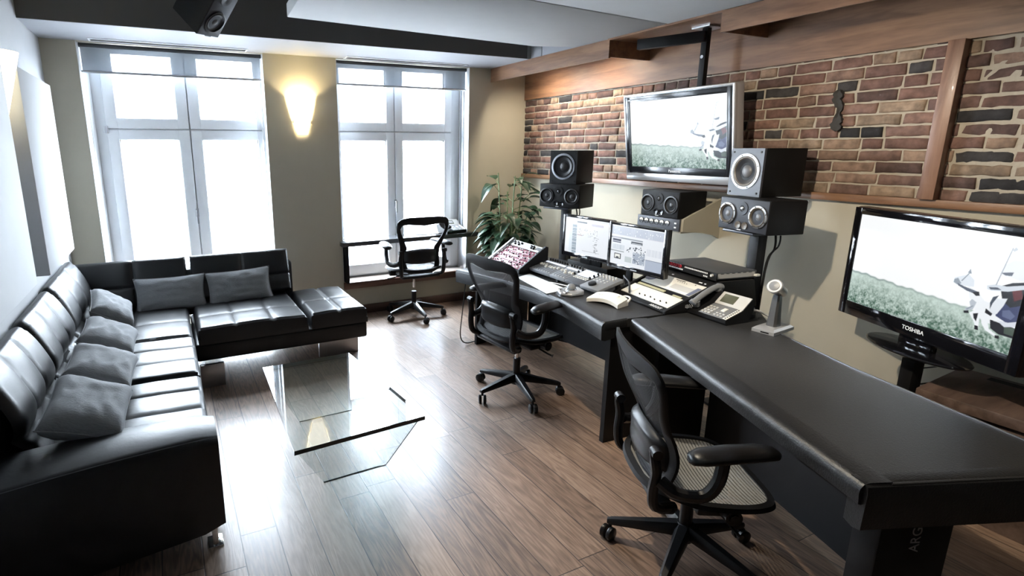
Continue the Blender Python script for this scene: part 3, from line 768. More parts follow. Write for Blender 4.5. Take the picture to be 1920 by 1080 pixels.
    def bf(u, v):
        z = .435 + (.039 + (.968 - .474) * u) * BS; hw = hwid(z) + .004; y = (2 * v - 1) * hw
        zz = z - (.012 * (1 - (y / .2) ** 2) if u > .97 else 0)
        return Vector((back_x(y, zz) - .004, y, zz))
    m.grid(bf, 36, 16); m.build('back_mesh', M_mem, t, sharp=None)
    # lumbar pad behind the mesh
    m = MB(); 
    def lp(u, v):
        a, b = 2 * u - 1, 2 * v - 1; q = max(0, 1 - a ** 4) ** .5 * max(0, 1 - b ** 4) ** .5
        y = a * .17; z = .60 + b * .075 * (1 - .25 * a * a)
        return Vector((back_x(y, z) - .012 - .05 * q, y, z))
    def lp2(u, v):
        a, b = 2 * u - 1, 2 * v - 1; y = a * .17; z = .60 + b * .075 * (1 - .25 * a * a)
        return Vector((back_x(y, z) - .011, y, z))
    m.grid(lp, 18, 12); m.grid(lp2, 18, 12, flip=True); m.build('lumbar_pad', M_black, t, sharp=60)
    for q in (-1, 1):
        m = MB(); m.tube(smooth_pts([(-.13, q * .17, .402), (-.215, q * .213, .43), (-.232, q * .222, .50), (-.228, q * .226, .58), (-.245, q * .222, .66)], 5), [.019] * 18 + [.017, .014, .011], 10, flat=1.); m.build('back_support', M_black, t)
        MB().cyl((-.235, q * .205, .655), (-.235, q * .246, .655), .019, n=16).build('pivot', M_black, t)
        m = MB(); m.tube(smooth_pts([(-.215, q * .238, .55), (-.17, q * .278, .53), (-.09, q * .300, .54), (-.05, q * .304, .60), (-.04, q * .302, .685)], 6), [.024, .024, .024, .024, .024, .024] + [.022] * 19, 10); m.build('arm_post', M_black, t)
        rg = []
        for x, hw, z, th in ((-.145, .014, .660, .010), (-.137, .034, .663, .018), (-.10, .049, .668, .024), (0, .053, .672, .024), (.10, .050, .672, .022), (.155, .040, .668, .018), (.175, .016, .662, .010)):
            rg.append([Vector((x - .02, q * (.300 - .16 * x) + hw * math.cos(a), .03 + z + th * math.sin(a) * (1 if math.sin(a) > 0 else .8))) for a in [2 * PI * k / 14 for k in range(14)]])
        MB().rings(rg).build('armrest', M_black, t, sharp=60)
    return t
random.seed(11)
G = 'black mesh task chairs'
chair = make_chair('black mesh task chair in the foreground at the right-hand desk, largest in view', G)
chair.location = (1.80, 1.30, 0); chair.rotation_euler = (0, 0, R(-29))
c2 = copy_tree(chair); c2['label'] = 'black mesh task chair at the middle desk, in front of the maroon panels'; c2.location = (2.06, 2.88, 0); c2.rotation_euler = (0, 0, R(5))
c3 = copy_tree(chair); c3['label'] = 'black mesh task chair at the small window desk, seen from behind against the light'; c3.location = (2.165, 4.83, 0); c3.rotation_euler = (0, 0, R(88))
def set_chair(c, dz, spin):
    for ch in c.children:
        n = ch.name.split('.')[0]
        if n in ('base_leg', 'caster'): ch.rotation_euler = (0, 0, R(spin))
        elif n not in ('hub', 'column_sleeve'): ch.location = (0, 0, dz)
set_chair(chair, -.06, -17); set_chair(c2, 0, 0); set_chair(c3, .05, 0)

# ------------------------------------------------------------------ window desk
wd = thing('window_desk', 'narrow dark desk standing on the sill of the right window', 'desk', (2.25, 5.15, .345))
MB().prism([(1.500, 5.035), (3.06, 5.075), (3.06, 5.131), (2.945, 5.133), (2.945, 5.30), (1.535, 5.30), (1.535, 5.133), (1.500, 5.131)], .722, .768, bev=.006).build('desktop', mat('dark_laminate_top', (.05, .052, .056), .22), wd, world=True)
MB().b2((1.545, 5.07, .347), (1.572, 5.28, .722), bev=.003).build('leg', M_blackmatt, wd, world=True)
MB().prism([(2.915, 5.10), (2.94, 5.10), (2.94, 5.28), (2.915, 5.28)], .347, .722, bev=.002).build('leg', M_steel, wd, world=True)

# ------------------------------------------------------------------ desk phones
def phone(loc, rot, label, simple=False):
    t = thing('desk_phone', label, 'phone', loc, rot, 'office phones')
    # local: x right, y away from user, wedge with display panel at the back
    prof = [(0, .012), (.0, .028), (.12, .066), (.185, .125), (.2, .12), (.2, .06), (.17, .0), (.01, .0)]
    m = MB(); m.rings([[Vector((x, y, z)) for y, z in prof] for x in (-.13, .13)]); m.build('base', M_black, t)
    def on(a, b, f, off): 
        y0, z0 = a; y1, z1 = b; d = Vector((0, y1 - y0, z1 - z0)); n = Vector((0, -(z1 - z0), y1 - y0)).normalized()
        return Vector((0, y0, z0)) + d * f + n * off, d.normalized(), n
    def plate(m, a, b, f0, f1, x0, x1, th, bev=.0015):
        p0, d, n = on(a, b, f0, 0); p1, _, _ = on(a, b, f1, 0); L = (p1 - p0).length
        mt = Matrix(((1, 0, 0, (x0 + x1) / 2), (0, d.y, n.y, 0), (0, d.z, n.z, 0), (0, 0, 0, 1))); c = (p0 + p1) / 2
        mt.translation = Vector(((x0 + x1) / 2, c.y, c.z)) + n * th / 2
        m.box((0, 0, 0), (x1 - x0, L, th), bev=bev, mtx=mt)
    A, B, Cc = (.0, .028), (.12, .066), (.185, .125)
    m = MB(); plate(m, A, B, .02, .98, -.045, .105, .004); m.build('keypad_plate', M_mid, t)
    m = MB(); plate(m, A, B, .05, .98, .105, .129, .005); m.build('label_strip', M_white, t)
    for k in range(8 if not simple else 0):
        m = MB(); plate(m, A, B, .10 + k * .11, .15 + k * .11, .113, .121, .0065, 0); m.build('line_key', M_blackmatt, t)
    m = MB(); plate(m, B, Cc, .0, 1., -.045, .129, .006); m.build('display_panel', M_light, t)
    m = MB(); plate(m, B, Cc, .2, .85, -.025, .06, .0075); m.build('display', M_lcd, t)
    if simple:
        m = MB(); plate(m, B, Cc, .35, .7, .0, .05, .009); m.build('display_text', M_greytext, t)
    for r in range(4):
        for q in range(3):
            m = MB(); plate(m, A, B, .10 + r * .17, .20 + r * .17, -.036 + q * .02, -.022 + q * .02, .0085, .0012); m.build('key', M_light, t)
    m = MB(); plate(m, A, B, .5, .78, .045, .068, .008); m.build('navigation_key', M_white, t)
    for r in range(2):
        for q in range(3):
            m = MB(); plate(m, A, B, .12 + r * .16, .19 + r * .16, .04 + q * .02, .053 + q * .02, .0075, .001); m.build('soft_key', M_light, t)
    # handset, resting on the left
    m = MB(); pts = smooth_pts([(-.092, .0, .062), (-.092, .03, .082), (-.092, .10, .118), (-.092, .17, .142), (-.092, .215, .138)], 6)
    n = len(pts); rs = [.017 if 4 < i < n - 5 else .0225 for i in range(n)]; rs[0] = .012; rs[-1] = .012
    m.tube(pts, rs, 12, flat=.9); m.cyl((-.092, .028, .075), (-.092, .036, .046), .022, .02); m.cyl((-.092, .19, .135), (-.092, .196, .112), .022, .02)
    m.build('handset', M_mid if not simple else M_black, t, sharp=60)
    m = MB(); cp = [Vector((-.092 + .012 * math.sin(k * 1.5) - .03 * math.sin(k / 40 * PI), .0 - .03 * math.sin(k / 40 * PI) + .05 * k / 40 , .05 + .008 * math.cos(k * 1.5) - .03 * k / 40)) for k in range(41)]
    m.tube(cp, .0022, 5); m.build('handset_cord', M_mid, t)
    return t
phone((2.595, 1.908, .741), (0, 0, R(-90 - 4)), 'grey office phone with handset and lcd on the long right-hand desk')
phone((2.80, 5.10, .769), (0, 0, R(8)), 'dark office phone on the right end of the window desk', True)
tag(MB().tube(smooth_pts([(2.68, 5.15, .775), (2.60, 5.14, .773), (2.45, 5.12, .773), (2.33, 5.15, .773)], 6), .004, 6).build('phone_cable', M_cable), 'black cable trailing left from the phone on the window desk', 'cable')

# ------------------------------------------------------------------ mixing console desk (middle)
cd = thing('console_desk', 'black studio desk with a concave padded front edge carrying the mixers and monitors', 'desk', (2.6, 2.9, 0))
front = [(1.98, 3.62), (2.05, 3.36), (2.12, 3.12), (2.155, 2.84), (2.150, 2.56), (2.045, 2.10)]
poly = [(2.245, 2.10), (2.62, 2.06), (3.00, 2.06), (3.00, 3.46), (2.88, 3.98), (2.40, 3.98)] 
MB().prism([(x + .09, y) for x, y in front[:-1]] + [(2.13, 2.105)] + poly, .690, .738).build('worktop', M_deskv, cd, world=True)
rg = []
for k, (x, y) in enumerate(front):
    w_ = .10
    rg.append([Vector((x + w_, y, .7395)), Vector((x + .025, y, .7395)), Vector((x + .007, y, .733)), Vector((x, y, .718)), Vector((x + .004, y, .640)), Vector((x + .03, y, .632)), Vector((x + w_, y, .64))])
MB().rings(rg).build('front_edge', M_deskedge, cd, world=True, sharp=50)
MB().b2((2.06, 2.098, .69), (2.236, 2.120, .742), bev=.010, seg=3).build('end_edge', M_deskedge, cd, world=True)
MB().prism([(2.13, 2.112), (2.9, 2.075), (2.9, 2.105), (2.13, 2.142)], 0, .689).build('leg', M_blackmatt, cd, world=True)
MB().prism([(2.30, 3.82), (2.9, 3.92), (2.9, 3.95), (2.30, 3.85)], 0, .689).build('leg', M_blackmatt, cd, world=True)
MB().prism([(2.86, 2.15), (2.89, 2.15), (2.89, 3.85), (2.86, 3.85)], .10, .689).build('modesty_shade_panel', M_blackmatt, cd, world=True)  # carried low as well, to keep the floor under the console dark
MB().b2((2.74, 2.80, .739), (2.95, 3.22, .828), bev=.004).build('riser', M_blackmatt, cd, world=True)

# long right-hand desk
rd = thing('side_desk', 'long black studio desk with padded front edge running to the right of the frame', 'desk', (2.2, 1.3, 0))
A_, Bq = Vector((2.238, 2.09, 0)), Vector((1.665, .69, 0)); dF = (Bq - A_).normalized(); nF = Vector((-dF.y, dF.x, 0)); nF = nF if nF.x > 0 else -nF
def P2(p): return (p.x, p.y)
top = [P2(A_ + nF * .088), P2(Bq + nF * .088 ), (1.742, .652), (2.335, .425), (2.395, .60), (2.565, 1.18), (2.74, 1.62), (3.0, 1.86), (3.0, 2.035), (2.66, 2.052)]
MB().prism(top, .690, .740, bev=.004).build('worktop', M_deskv, rd, world=True)
rg = []
for k in range(9):
    p = A_.lerp(Bq, k / 8)
    sec = [(.093, .7425), (.03, .7425), (.012, .738), (.002, .724), (.0, .708), (.004, .676), (.03, .668), (.093, .676)]
    rg.append([p + nF * a + Vector((0, 0, z)) for a, z in sec])
fe = MB().rings(rg).build('front_edge', M_deskedge, rd, world=True, sharp=50)
e0, e1 = Vector((1.672, .672, 0)), Vector((2.33, .415, 0)); dE = (e1 - e0).normalized(); nE = Vector((-dE.y, dE.x, 0))
rg = [[p + nE * a + Vector((0, 0, z)) for a, z in ((.06, .7415), (.02, .7415), (.004, .734), (0, .715), (.003, .60), (.03, .592), (.06, .60))] for p in [e0.lerp(e1, k / 4) for k in range(5)]]
MB().rings(rg).build('end_edge', M_deskedge, rd, world=True, sharp=50)
q0 = e0 + dE * .085 + nE * .02; q1 = q0 + dE * .225
lg = MB().prism([P2(q0), P2(q1), P2(q1 + nE * .09), P2(q0 + nE * .09)], 0, .64, bev=.006).build('leg', M_blackmatt, rd, world=True)
ang = math.atan2(dE.y, dE.x)
c_ = q0.lerp(q1, .50) - nE * .0012; c_.z = .585
mt = Matrix.Translation(c_ - rd.location) @ Matrix.Rotation(ang, 4, 'Z') @ FRONT @ Matrix.Rotation(PI / 2, 4, 'Z')
text('maker_lettering', 'ARGOSY', .042, mt, M_greytext, rd)
MB().prism([P2(q0 - dF * .05 + nF * .0), P2(q0 - dF * .34 + nF * .0), P2(q0 - dF * .34 + nF * .03), P2(q0 - dF * .05 + nF * .03)], lambda p: .60, lambda p: .689).build('bracket', M_blackmatt, rd, world=True)
MB().prism([P2(A_ + dF * .05 + nF * .42), P2(A_ + dF * .08 + nF * .12), P2(A_ + dF * .12 + nF * .12), P2(A_ + dF * .09 + nF * .42)], 0, .689).build('leg', M_blackmatt, rd, world=True)
MB().prism([P2(A_ + dF * .1 + nF * .44), P2(A_ + dF * 1.3 + nF * .50), P2(A_ + dF * 1.3 + nF * .53), P2(A_ + dF * .1 + nF * .47)], .05, .689).build('modesty_shade_panel', M_blackmatt, rd, world=True)  # extended almost to the ground to shade the floor behind the desk
for a, z in ((.115, .655), (.115, .615)):
    p, q = A_ + dF * .14 + nF * a, A_ + dF * .55 + nF * a
    MB().cyl((p.x, p.y, z), (q.x, q.y, z), .004, n=8).build('drawer_rail', M_steel, rd, world=True)
p, q = A_ + dF * .12 + nF * .12, A_ + dF * .6 + nF * .12
MB().prism([P2(p), P2(q), P2(q + nF * .3), P2(p + nF * .3)], .60, .612).build('keyboard_tray', M_blackmatt, rd, world=True)

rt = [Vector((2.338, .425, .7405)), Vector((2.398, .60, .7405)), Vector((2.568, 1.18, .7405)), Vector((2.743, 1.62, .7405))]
MB().tube(rt, .0035, 6).build('lit_edge_strip', M_steel, rd, world=True)  # added strip, stands in for light catching the desk's rear edge

# ------------------------------------------------------------------ gear on the console
def slope_frame(loc, rotz, tilt):
    return Matrix.Translation(loc) @ Matrix.Rotation(rotz, 4, 'Z') @ Matrix.Rotation(tilt, 4, 'X')
def knob(mtx, r, h, m, parent, name='knob', cap=None):
    k = MB().lathe([(0, 0), (r, 0), (r * .96, h * .2), (r * .82, h), (0, h)], 14, mtx); k.mi = 1
    if cap:
        k.b2((0, 0, 0), (.0001, .0001, .0001))
    return k.build(name, [m, m], parent, sharp=40)
_kc = {}
def knobs(positions, r, h, m, parent, base_m, name='knob'):
    """one knob mesh, copied for every position on a sloped panel"""
    key = (round(r, 4), round(h, 4), m.name)
    if key not in _kc:
        _kc[key] = MB().lathe([(0, 0), (r, 0), (r * .95, h * .25), (r * .8, h), (r * .3, h * 1.02), (0, h * 1.02)], 12).build(name, m, parent, sharp=40)
        proto = _kc[key]; first = True
    else: proto = _kc[key]; first = False
    for p in positions:
        if first: o = proto; first = False
        else:
            o = proto.copy(); o.name = name; COL.objects.link(o)
        o.parent = parent; o.matrix_local = base_m @ Matrix.Translation(p)
rnd = random.Random(4)
# maroon rack at the left wing
rk = thing('outboard_rack', 'sloped rack of maroon mixer strips with pale knobs at the left console end', 'mixer', (2.42, 3.51, .741), dev_rot(-4))
SL = R(33); Lr = .27; bm_ = Matrix.Translation((0, -.06, .020)) @ Matrix.Rotation(SL, 4, 'X')
for q in (-1, 1):
    m = MB(); m.prism([(-.075, 0), (.175, 0), (.175, .185), (.155, .192), (-.075, .030)], -.011, .011, mtx=Matrix.Translation((q * .236, 0, 0)) @ Matrix(((0, 0, 1, 0), (1, 0, 0, 0), (0, 1, 0, 0), (0, 0, 0, 1))), bev=.002)
    m.build('side_cheek', M_silver if q < 0 else M_blackmatt, rk)
m = MB(); m.b2((-.224, -.055, 0), (.224, .165, .018)); m.b2((-.224, .150, 0), (.224, .168, .16)); m.build('case', M_blackmatt, rk)
for k in range(4):
    y0 = .004 + k * .0505
    pn = MB().box((0, y0 + .024, .002), (.444, .047, .005), bev=.001, mtx=bm_).build('mixer_strip', M_redpanel, rk)
    kn = []
    for i in range(14): kn.append(Vector((-.205 + i * .0315 + rnd.uniform(-.004, .004), y0 + rnd.uniform(.012, .038), .0045)))
    knobs(kn[::3], .0065, .011, M_white, pn, bm_); knobs(kn[1::3], .006, .010, M_silver, pn, bm_); knobs(kn[2::3], .0065, .011, M_black, pn, bm_)
    m = MB()
    for i in range(22):
        m.box((-.21 + rnd.random() * .42, y0 + .006 + rnd.random() * .036, .0055), (.006, .0025, .002), mtx=bm_)
    m.build('legend_marks', M_light, pn)
pn = MB().box((0, .242, .002), (.444, .062, .006), bev=.001, mtx=bm_).build('white_module', M_white, rk)
for (a, b) in ((-.04, .05), (.13, .205)):
    MB().box(((a + b) / 2, .243, .006), (b - a, .026, .003), mtx=bm_).build('display_window', M_lcd if a < 0 else M_black, pn)
knobs([Vector((-.19 + i * .028, .25 - .018 * (i % 2), .005)) for i in range(5)] + [Vector((.065 + .016 * i, .25 - .018 * (i % 2), .005)) for i in range(4)], .0095, .016, M_black, pn, bm_)

# control surface with three joined sections
cs = thing('control_surface', 'long grey fader control surface of joined sections standing in the middle of the console', 'mixer', (2.405, 2.893, .741), dev_rot(-2))
bm_ = Matrix.Translation((0, 0, .030)) @ Matrix.Rotation(R(15), 4, 'X')
secs = [(-.372, -.125, 'fader_section', M_mid), (-.122, .045, 'fader_section', M_mid), (.048, .205, 'display_section', M_grey), (.208, .385, 'transport_section', M_mid)]
for a, b, nm, mm in secs:
    s_ = MB().box(((a + b) / 2, .105, .0), (b - a, .21, .022), bev=.003, mtx=bm_).build(nm, mm, cs)
    if nm == 'fader_section':
        nf = 8 if a < -.2 else 5; w_ = (b - a - .02) / nf
        for i in range(nf):
            x = a + .01 + w_ * (i + .5)
            MB().box((x, .065, .0112), (.0025, .09, .001), mtx=bm_).build('fader_slot', M_gap, s_)
            MB().box((x, .092 + rnd.uniform(-.02, .012), .0165), (.012, .021, .012), bev=.002, mtx=bm_).build('fader_cap', M_white, s_)
            MB().box((x, .018, .0118), (.010, .006, .002), mtx=bm_).build('button', M_light, s_)
        MB().box(((a + b) / 2, .155, .0118), (b - a - .02, .018, .002), mtx=bm_).build('scribble_strip', M_bluelcd, s_)
        knobs([Vector((a + .01 + w_ * (i + .5), .185, .011)) for i in range(nf)], .0085, .017, M_black, s_, bm_)
    elif nm == 'display_section':
        MB().box(((a + b) / 2, .148, .013), (.142, .085, .005), bev=.001, mtx=bm_).build('display', M_bluelcd, s_)
        for r in range(2):
            for i in range(7): MB().box((a + .018 + i * .02, .070 + r * .017, .0125), (.012, .010, .004), bev=.001, mtx=bm_).build('button', M_white, s_)
    else:
        knobs([Vector((a + .02 + .03 * (i % 5), .16 + .025 * (i // 5), .011)) for i in range(10)], .0075, .013, M_light, s_, bm_)
        for i in range(8): MB().box((a + .02 + (i % 4) * .034, .105 + (i // 4) * .022, .0125), (.014, .009, .004), bev=.001, mtx=bm_).build('button', M_light, s_)
        MB().lathe([(0, .011), (.027, .011), (.026, .024), (.02, .026), (0, .024)], 24, bm_ @ Matrix.Translation(((a + b) / 2 - .02, .05, 0))).build('jog_wheel', M_black, s_)
knobs([Vector((.038 + .0 * i, .10 + .035 * i, .011)) for i in range(3)] + [Vector((.195, .10 + .035 * i, .011)) for i in range(3)], .008, .015, M_black, cs, bm_)
for x in (-.36, -.05, .36):
    MB().b2((x - .012, .01, 0), (x + .012, .03, .024)).b2((x - .012, .17, 0), (x + .012, .19, .066)).build('foot', M_blackmatt, cs)

# screens ---------------------------------------------------------------
def in_poly(px, py, poly):
    r = np.zeros(px.shape, bool); n = len(poly); j = n - 1
    for i in range(n):
        xi, yi = poly[i]; xj, yj = poly[j]
        cnd = ((yi > py) != (yj > py)) & (px < (xj - xi) * (py - yi) / (yj - yi + 1e-12) + xi)
        r ^= cnd; j = i
    return r
def screen(name, w, h, z0, img, parent, y=-.001):
    """flat lit picture: one vertex colour sample per grid point"""
    ny, nx, _ = img.shape
    xs = np.linspace(-w / 2, w / 2, nx); zs_ = np.linspace(z0 + h, z0, ny)
    XX, ZZ = np.meshgrid(xs, zs_)
    co = np.stack([XX.ravel(), np.full(XX.size, y), ZZ.ravel()], 1)
    idx = np.arange(nx * ny).reshape(ny, nx)
    f = np.stack([idx[1:, :-1].ravel(), idx[1:, 1:].ravel(), idx[:-1, 1:].ravel(), idx[:-1, :-1].ravel()], 1)
    me = bpy.data.meshes.new(name); me.from_pydata(co.tolist(), [], f.tolist())
    at = me.color_attributes.new('Col', 'FLOAT_COLOR', 'POINT')
    at.data.foreach_set('color', np.concatenate([img.reshape(-1, 3), np.ones((nx * ny, 1))], 1).astype(np.float32).ravel())
    me.materials.append(M_screen)
    o = bpy.data.objects.new(name, me); COL.objects.link(o); o.parent = parent
    return o
def srgb(c): c = np.array(c, float) / 255; return np.where(c <= .04045, c / 12.92, ((c + .055) / 1.055) ** 2.4)
def film(nx=768, ny=432, zoom=1.0):
    rs = np.random.RandomState(2)
    u, v = np.meshgrid(np.linspace(0, 1, nx), np.linspace(0, 1, ny))
    im = np.zeros((ny, nx, 3)) + srgb((252, 254, 255))
    hz = .635 + .085 * u ** .9 + .006 * np.sin(u * 40) + .004 * np.sin(u * 97)
    def sm(n):
        a = rs.rand(ny // n + 2, nx // n + 2); 
        yi = np.arange(ny) / n; xi = np.arange(nx) / n; y0 = yi.astype(int); x0 = xi.astype(int); fy = (yi - y0)[:, None]; fx = (xi - x0)[None]
        return a[y0][:, x0] * (1 - fy) * (1 - fx) + a[y0 + 1][:, x0] * fy * (1 - fx) + a[y0][:, x0 + 1] * (1 - fy) * fx + a[y0 + 1][:, x0 + 1] * fy * fx
    n = .4 * sm(6) + .35 * sm(16) + .25 * sm(3)
    d = np.clip((v - hz) / (1 - hz), 0, 1)
    light, darkg = srgb((205, 222, 214)), srgb((72, 104, 88))
    k = np.clip((n - .30) * 1.9 * (.15 + 1.15 * d) + .03 + .25 * d, 0, 1)[..., None]
    grass = light * (1 - k) + darkg * k
    g = (v > hz)[..., None]; im = np.where(g, grass, im)
    far = np.exp(-((v - hz - .008) / .012) ** 2)[..., None] * (.75 - .5 * u[..., None]); im = im * (1 - far) + srgb((110, 128, 128)) * far
    def pol(p, c, a=1.): 
        msk = in_poly(u, v, p)[..., None] * a
        return im * (1 - msk) + srgb(c) * msk
    w_, dk, gr, bl, rd_ = (240, 244, 248), (28, 30, 38), (150, 160, 172), (58, 66, 104), (95, 40, 45)
    # pale horse walking left, rider with a dark cloth, cut by the right border
    im = pol([(.80, .63), (.84, .60), (.90, .61), (1., .60), (1., .79), (.93, .80), (.84, .77), (.80, .72)], w_)
    im = pol([(.74, .50), (.79, .53), (.85, .62), (.80, .70), (.76, .60)], w_)
    im = pol([(.665, .455), (.70, .425), (.735, .40), (.765, .44), (.77, .50), (.72, .51), (.685, .515), (.66, .50)], (225, 232, 240))
    im = pol([(.665, .468), (.682, .452), (.705, .495), (.685, .515), (.664, .50)], gr)
    im = pol([(.725, .385), (.735, .345), (.745, .39)], gr); im = pol([(.70, .47), (.735, .375), (.739, .38), (.706, .475)], gr)
    im = pol([(.685, .50), (.72, .515), (.80, .535), (.79, .56), (.74, .55), (.69, .52)], (92, 100, 116)); im = pol([(.765, .55), (.80, .53), (.808, .565), (.79, .575)], dk)
    im = pol([(.765, .64), (.775, .61), (.80, .63), (.79, .70), (.755, .73), (.75, .71), (.775, .68)], (186, 194, 204))
    im = pol([(.755, .71), (.785, .665), (.79, .67), (.762, .72)], gr)
    im = pol([(.745, .735), (.77, .72), (.775, .745), (.75, .755)], dk)
    im = pol([(.775, .74), (.80, .70), (.83, .75), (.835, .84), (.82, .845), (.805, .80)], w_); im = pol([(.795, .735), (.82, .72), (.818, .80), (.803, .775)], dk)
    im = pol([(.835, .74), (.87, .76), (.885, .83), (.935, .87), (.93, .885), (.87, .85), (.845, .80)], w_)
    im = pol([(.815, .835), (.832, .835), (.838, .872), (.818, .872)], dk); im = pol([(.918, .865), (.938, .862), (.94, .89), (.92, .89)], dk)
    im = pol([(.88, .745), (1., .76), (1., .85), (.93, .85), (.89, .82)], dk); im = pol([(.95, .775), (1., .76), (1., .83), (.955, .83)], (70, 84, 74))
    im = pol([(.905, .60), (.94, .535), (1., .55), (1., .72), (.955, .735), (.90, .70)], bl); im = pol([(.91, .735), (.96, .73), (1., .70), (1., .745), (.95, .775)], (215, 220, 230))
    im = pol([(.925, .64), (.955, .62), (.985, .66), (.97, .70), (.93, .69)], (96, 106, 140))
    im = pol([(.89, .44), (.94, .39), (1., .36), (1., .56), (.955, .60), (.915, .56)], dk); im = pol([(.945, .45), (.985, .43), (1., .50), (.965, .54)], rd_)
    im = pol([(.865, .60), (.89, .55), (.935, .53), (.925, .60), (.905, .68), (.88, .71), (.87, .70)], (228, 233, 240)); im = pol([(.85, .66), (.885, .69), (.88, .715), (.85, .70)], dk)
    im = pol([(.87, .545), (.895, .52), (.875, .60), (.868, .66), (.862, .60)], (70, 78, 92))
    im = pol([(.83, .46), (.865, .435), (.92, .43), (1., .385), (1., .42), (.93, .47), (.855, .495), (.835, .49)], (214, 221, 230)); im = pol([(.84, .47), (.88, .455), (.90, .47), (.85, .487)], (84, 92, 106))
    im = pol([(.875, .335), (.89, .25), (.925, .20), (1., .19), (1., .37), (.93, .35), (.90, .345)], (236, 240, 246)); im = pol([(.88, .325), (.90, .315), (.935, .30), (.93, .335), (.90, .34)], (96, 104, 118))
    im = pol([(.868, .44), (.905, .10), (.909, .10), (.873, .44)], (165, 172, 184))
    im = pol([(.905, .12), (.92, .09), (.93, .11), (.915, .13)], (200, 206, 214))
    im = (im[0::2, 0::2] + im[1::2, 0::2] + im[0::2, 1::2] + im[1::2, 1::2]) / 4
    return im * .98
def tv(name, loc, rot, w, h, bez, depth, body, frame_m, label, z0, sw, sh, sz):
    t = thing(name, label, 'television', loc, rot)
    m = MB(); m.b2((-w / 2, .004, z0), (w / 2, depth, z0 + h), bev=.012, seg=3); m.b2((-w * .35, depth, z0 + h * .15), (w * .35, depth + .03, z0 + h * .8), bev=.012); m.build('housing', body, t)
    m = MB(); sl, sr, sb_, st_ = -sw / 2, sw / 2, sz, sz + sh
    for lo, hi in (((-w / 2 + bez, z0 + bez), (sl, z0 + h - bez)), ((sr, z0 + bez), (w / 2 - bez, z0 + h - bez)), ((sl, z0 + bez), (sr, sb_)), ((sl, st_), (sr, z0 + h - bez))):
        m.b2((lo[0], -.006, lo[1]), (hi[0], .02, hi[1]), bev=.0025)
    m.build('bezel', frame_m, t)
    return t
pic = film()
# plasma set hanging over the ledge
T1 = tv('wall_television', (3.375, 2.89, 1.757), dev_rot(-1, -9), .955, .655, .018, .085, M_silver, mat('gloss_dark_bezel', (.012, .013, .016), .18), 'silver framed television hanging tilted in front of the brick wall', -.35, .836, .492, -.245)
screen('screen', .836, .492, -.245, pic, T1)
m = MB(); m.b2((-.4775, -.010, -.352), (.4775, .03, -.295), bev=.008); m.b2((-.4775, -.009, -.31), (-.459, .02, .305), bev=.006); m.b2((.459, -.009, -.31), (.4775, .02, .305), bev=.006); m.b2((-.47, -.009, .290), (.47, .02, .306), bev=.004)
m.build('silver_trim', M_silver, T1)
text('maker_lettering', 'Panasonic', .028, Matrix.Translation((0, -.0068, -.272)) @ FRONT, M_text, T1)
MB().b2((-.435, -.0075, .258), (-.405, -.0055, .266)).build('badge', M_text, T1)
# ceiling mount in the notch of the valance
cm = thing('ceiling_mount', 'black steel ceiling mount with a side arm above the hanging television', 'bracket', (3.48, 2.80, 2.464))
m = MB(); m.b2((3.42, 2.73, 2.458), (3.58, 2.87, 2.466)); m.build('ceiling_plate', M_steel, cm, world=True)
m = MB(); m.b2((3.455, 2.768, 1.80), (3.495, 2.812, 2.458), bev=.003); m.build('drop_post', M_blackmatt, cm, world=True)
m = MB(); m.box((3.36, 2.99, 2.40), (.05, .46, .07), rot=(0, 0, R(22)), bev=.003); m.build('side_arm', M_blackmatt, cm, world=True)
for z in (2.39, 2.27):
    MB().cyl((3.448, 2.79, z), (3.458, 2.79, z), .012, n=12).build('bolt', M_chrome, cm, world=True)
m = MB(); m.b2((3.453, 2.70, 1.68), (3.50, 2.90, 1.83)); m.build('tv_plate', M_blackmatt, cm, world=True)

# set on the stand behind the desk
T2 = tv('desk_television', (3.262, 1.264, 1.034), dev_rot(-24.3), .957, .607, .004, .075, M_gloss, M_gloss, 'glossy black television standing behind the right-hand desk at the right edge', -.3035, .858, .485, -.222)
screen('screen', .858, .485, -.222, pic, T2)
text('maker_lettering', 'TOSHIBA', .029, Matrix.Translation((.0, -.0072, -.258)) @ FRONT, M_text, T2)
m = MB(); rg = []
for k in range(41):
    a = 2 * PI * k / 40
m.lathe([(0, -.372), (.235, -.372), (.255, -.366), (.258, -.360), (.25, -.354), (.10, -.346), (0, -.345)], 48); 
for vv_ in m.bm.verts: vv_.co.y = vv_.co.y * .52 + .03
m.build('stand_foot', M_gloss, T2)
MB().b2((-.09, .01, -.35), (.09, .05, -.29), bev=.01).build('stand_neck', M_gloss, T2)
ts = thing('television_stand', 'black upright column carrying the glossy television behind the desk', 'stand', (3.28, 1.255, 0))
MB().box((3.285, 1.250, .315), (.055, .07, .62), rot=(0, 0, R(-24)), bev=.004).build('column', M_blackmatt, ts, world=True)
MB().box((3.285, 1.260, .01), (.12, .12, .02), rot=(0, 0, R(-24)), bev=.004).build('base_plate', M_blackmatt, ts, world=True)
MB().box((3.285, 1.255, .640), (.10, .16, .014), rot=(0, 0, R(-24)), bev=.004).build('top_plate', M_blackmatt, ts, world=True)
for z in (.585, .50):
    MB().cyl((3.30, 1.22, z), (3.42, 1.20, z - .005), .004, n=6).build('cable', M_cable, ts, world=True)

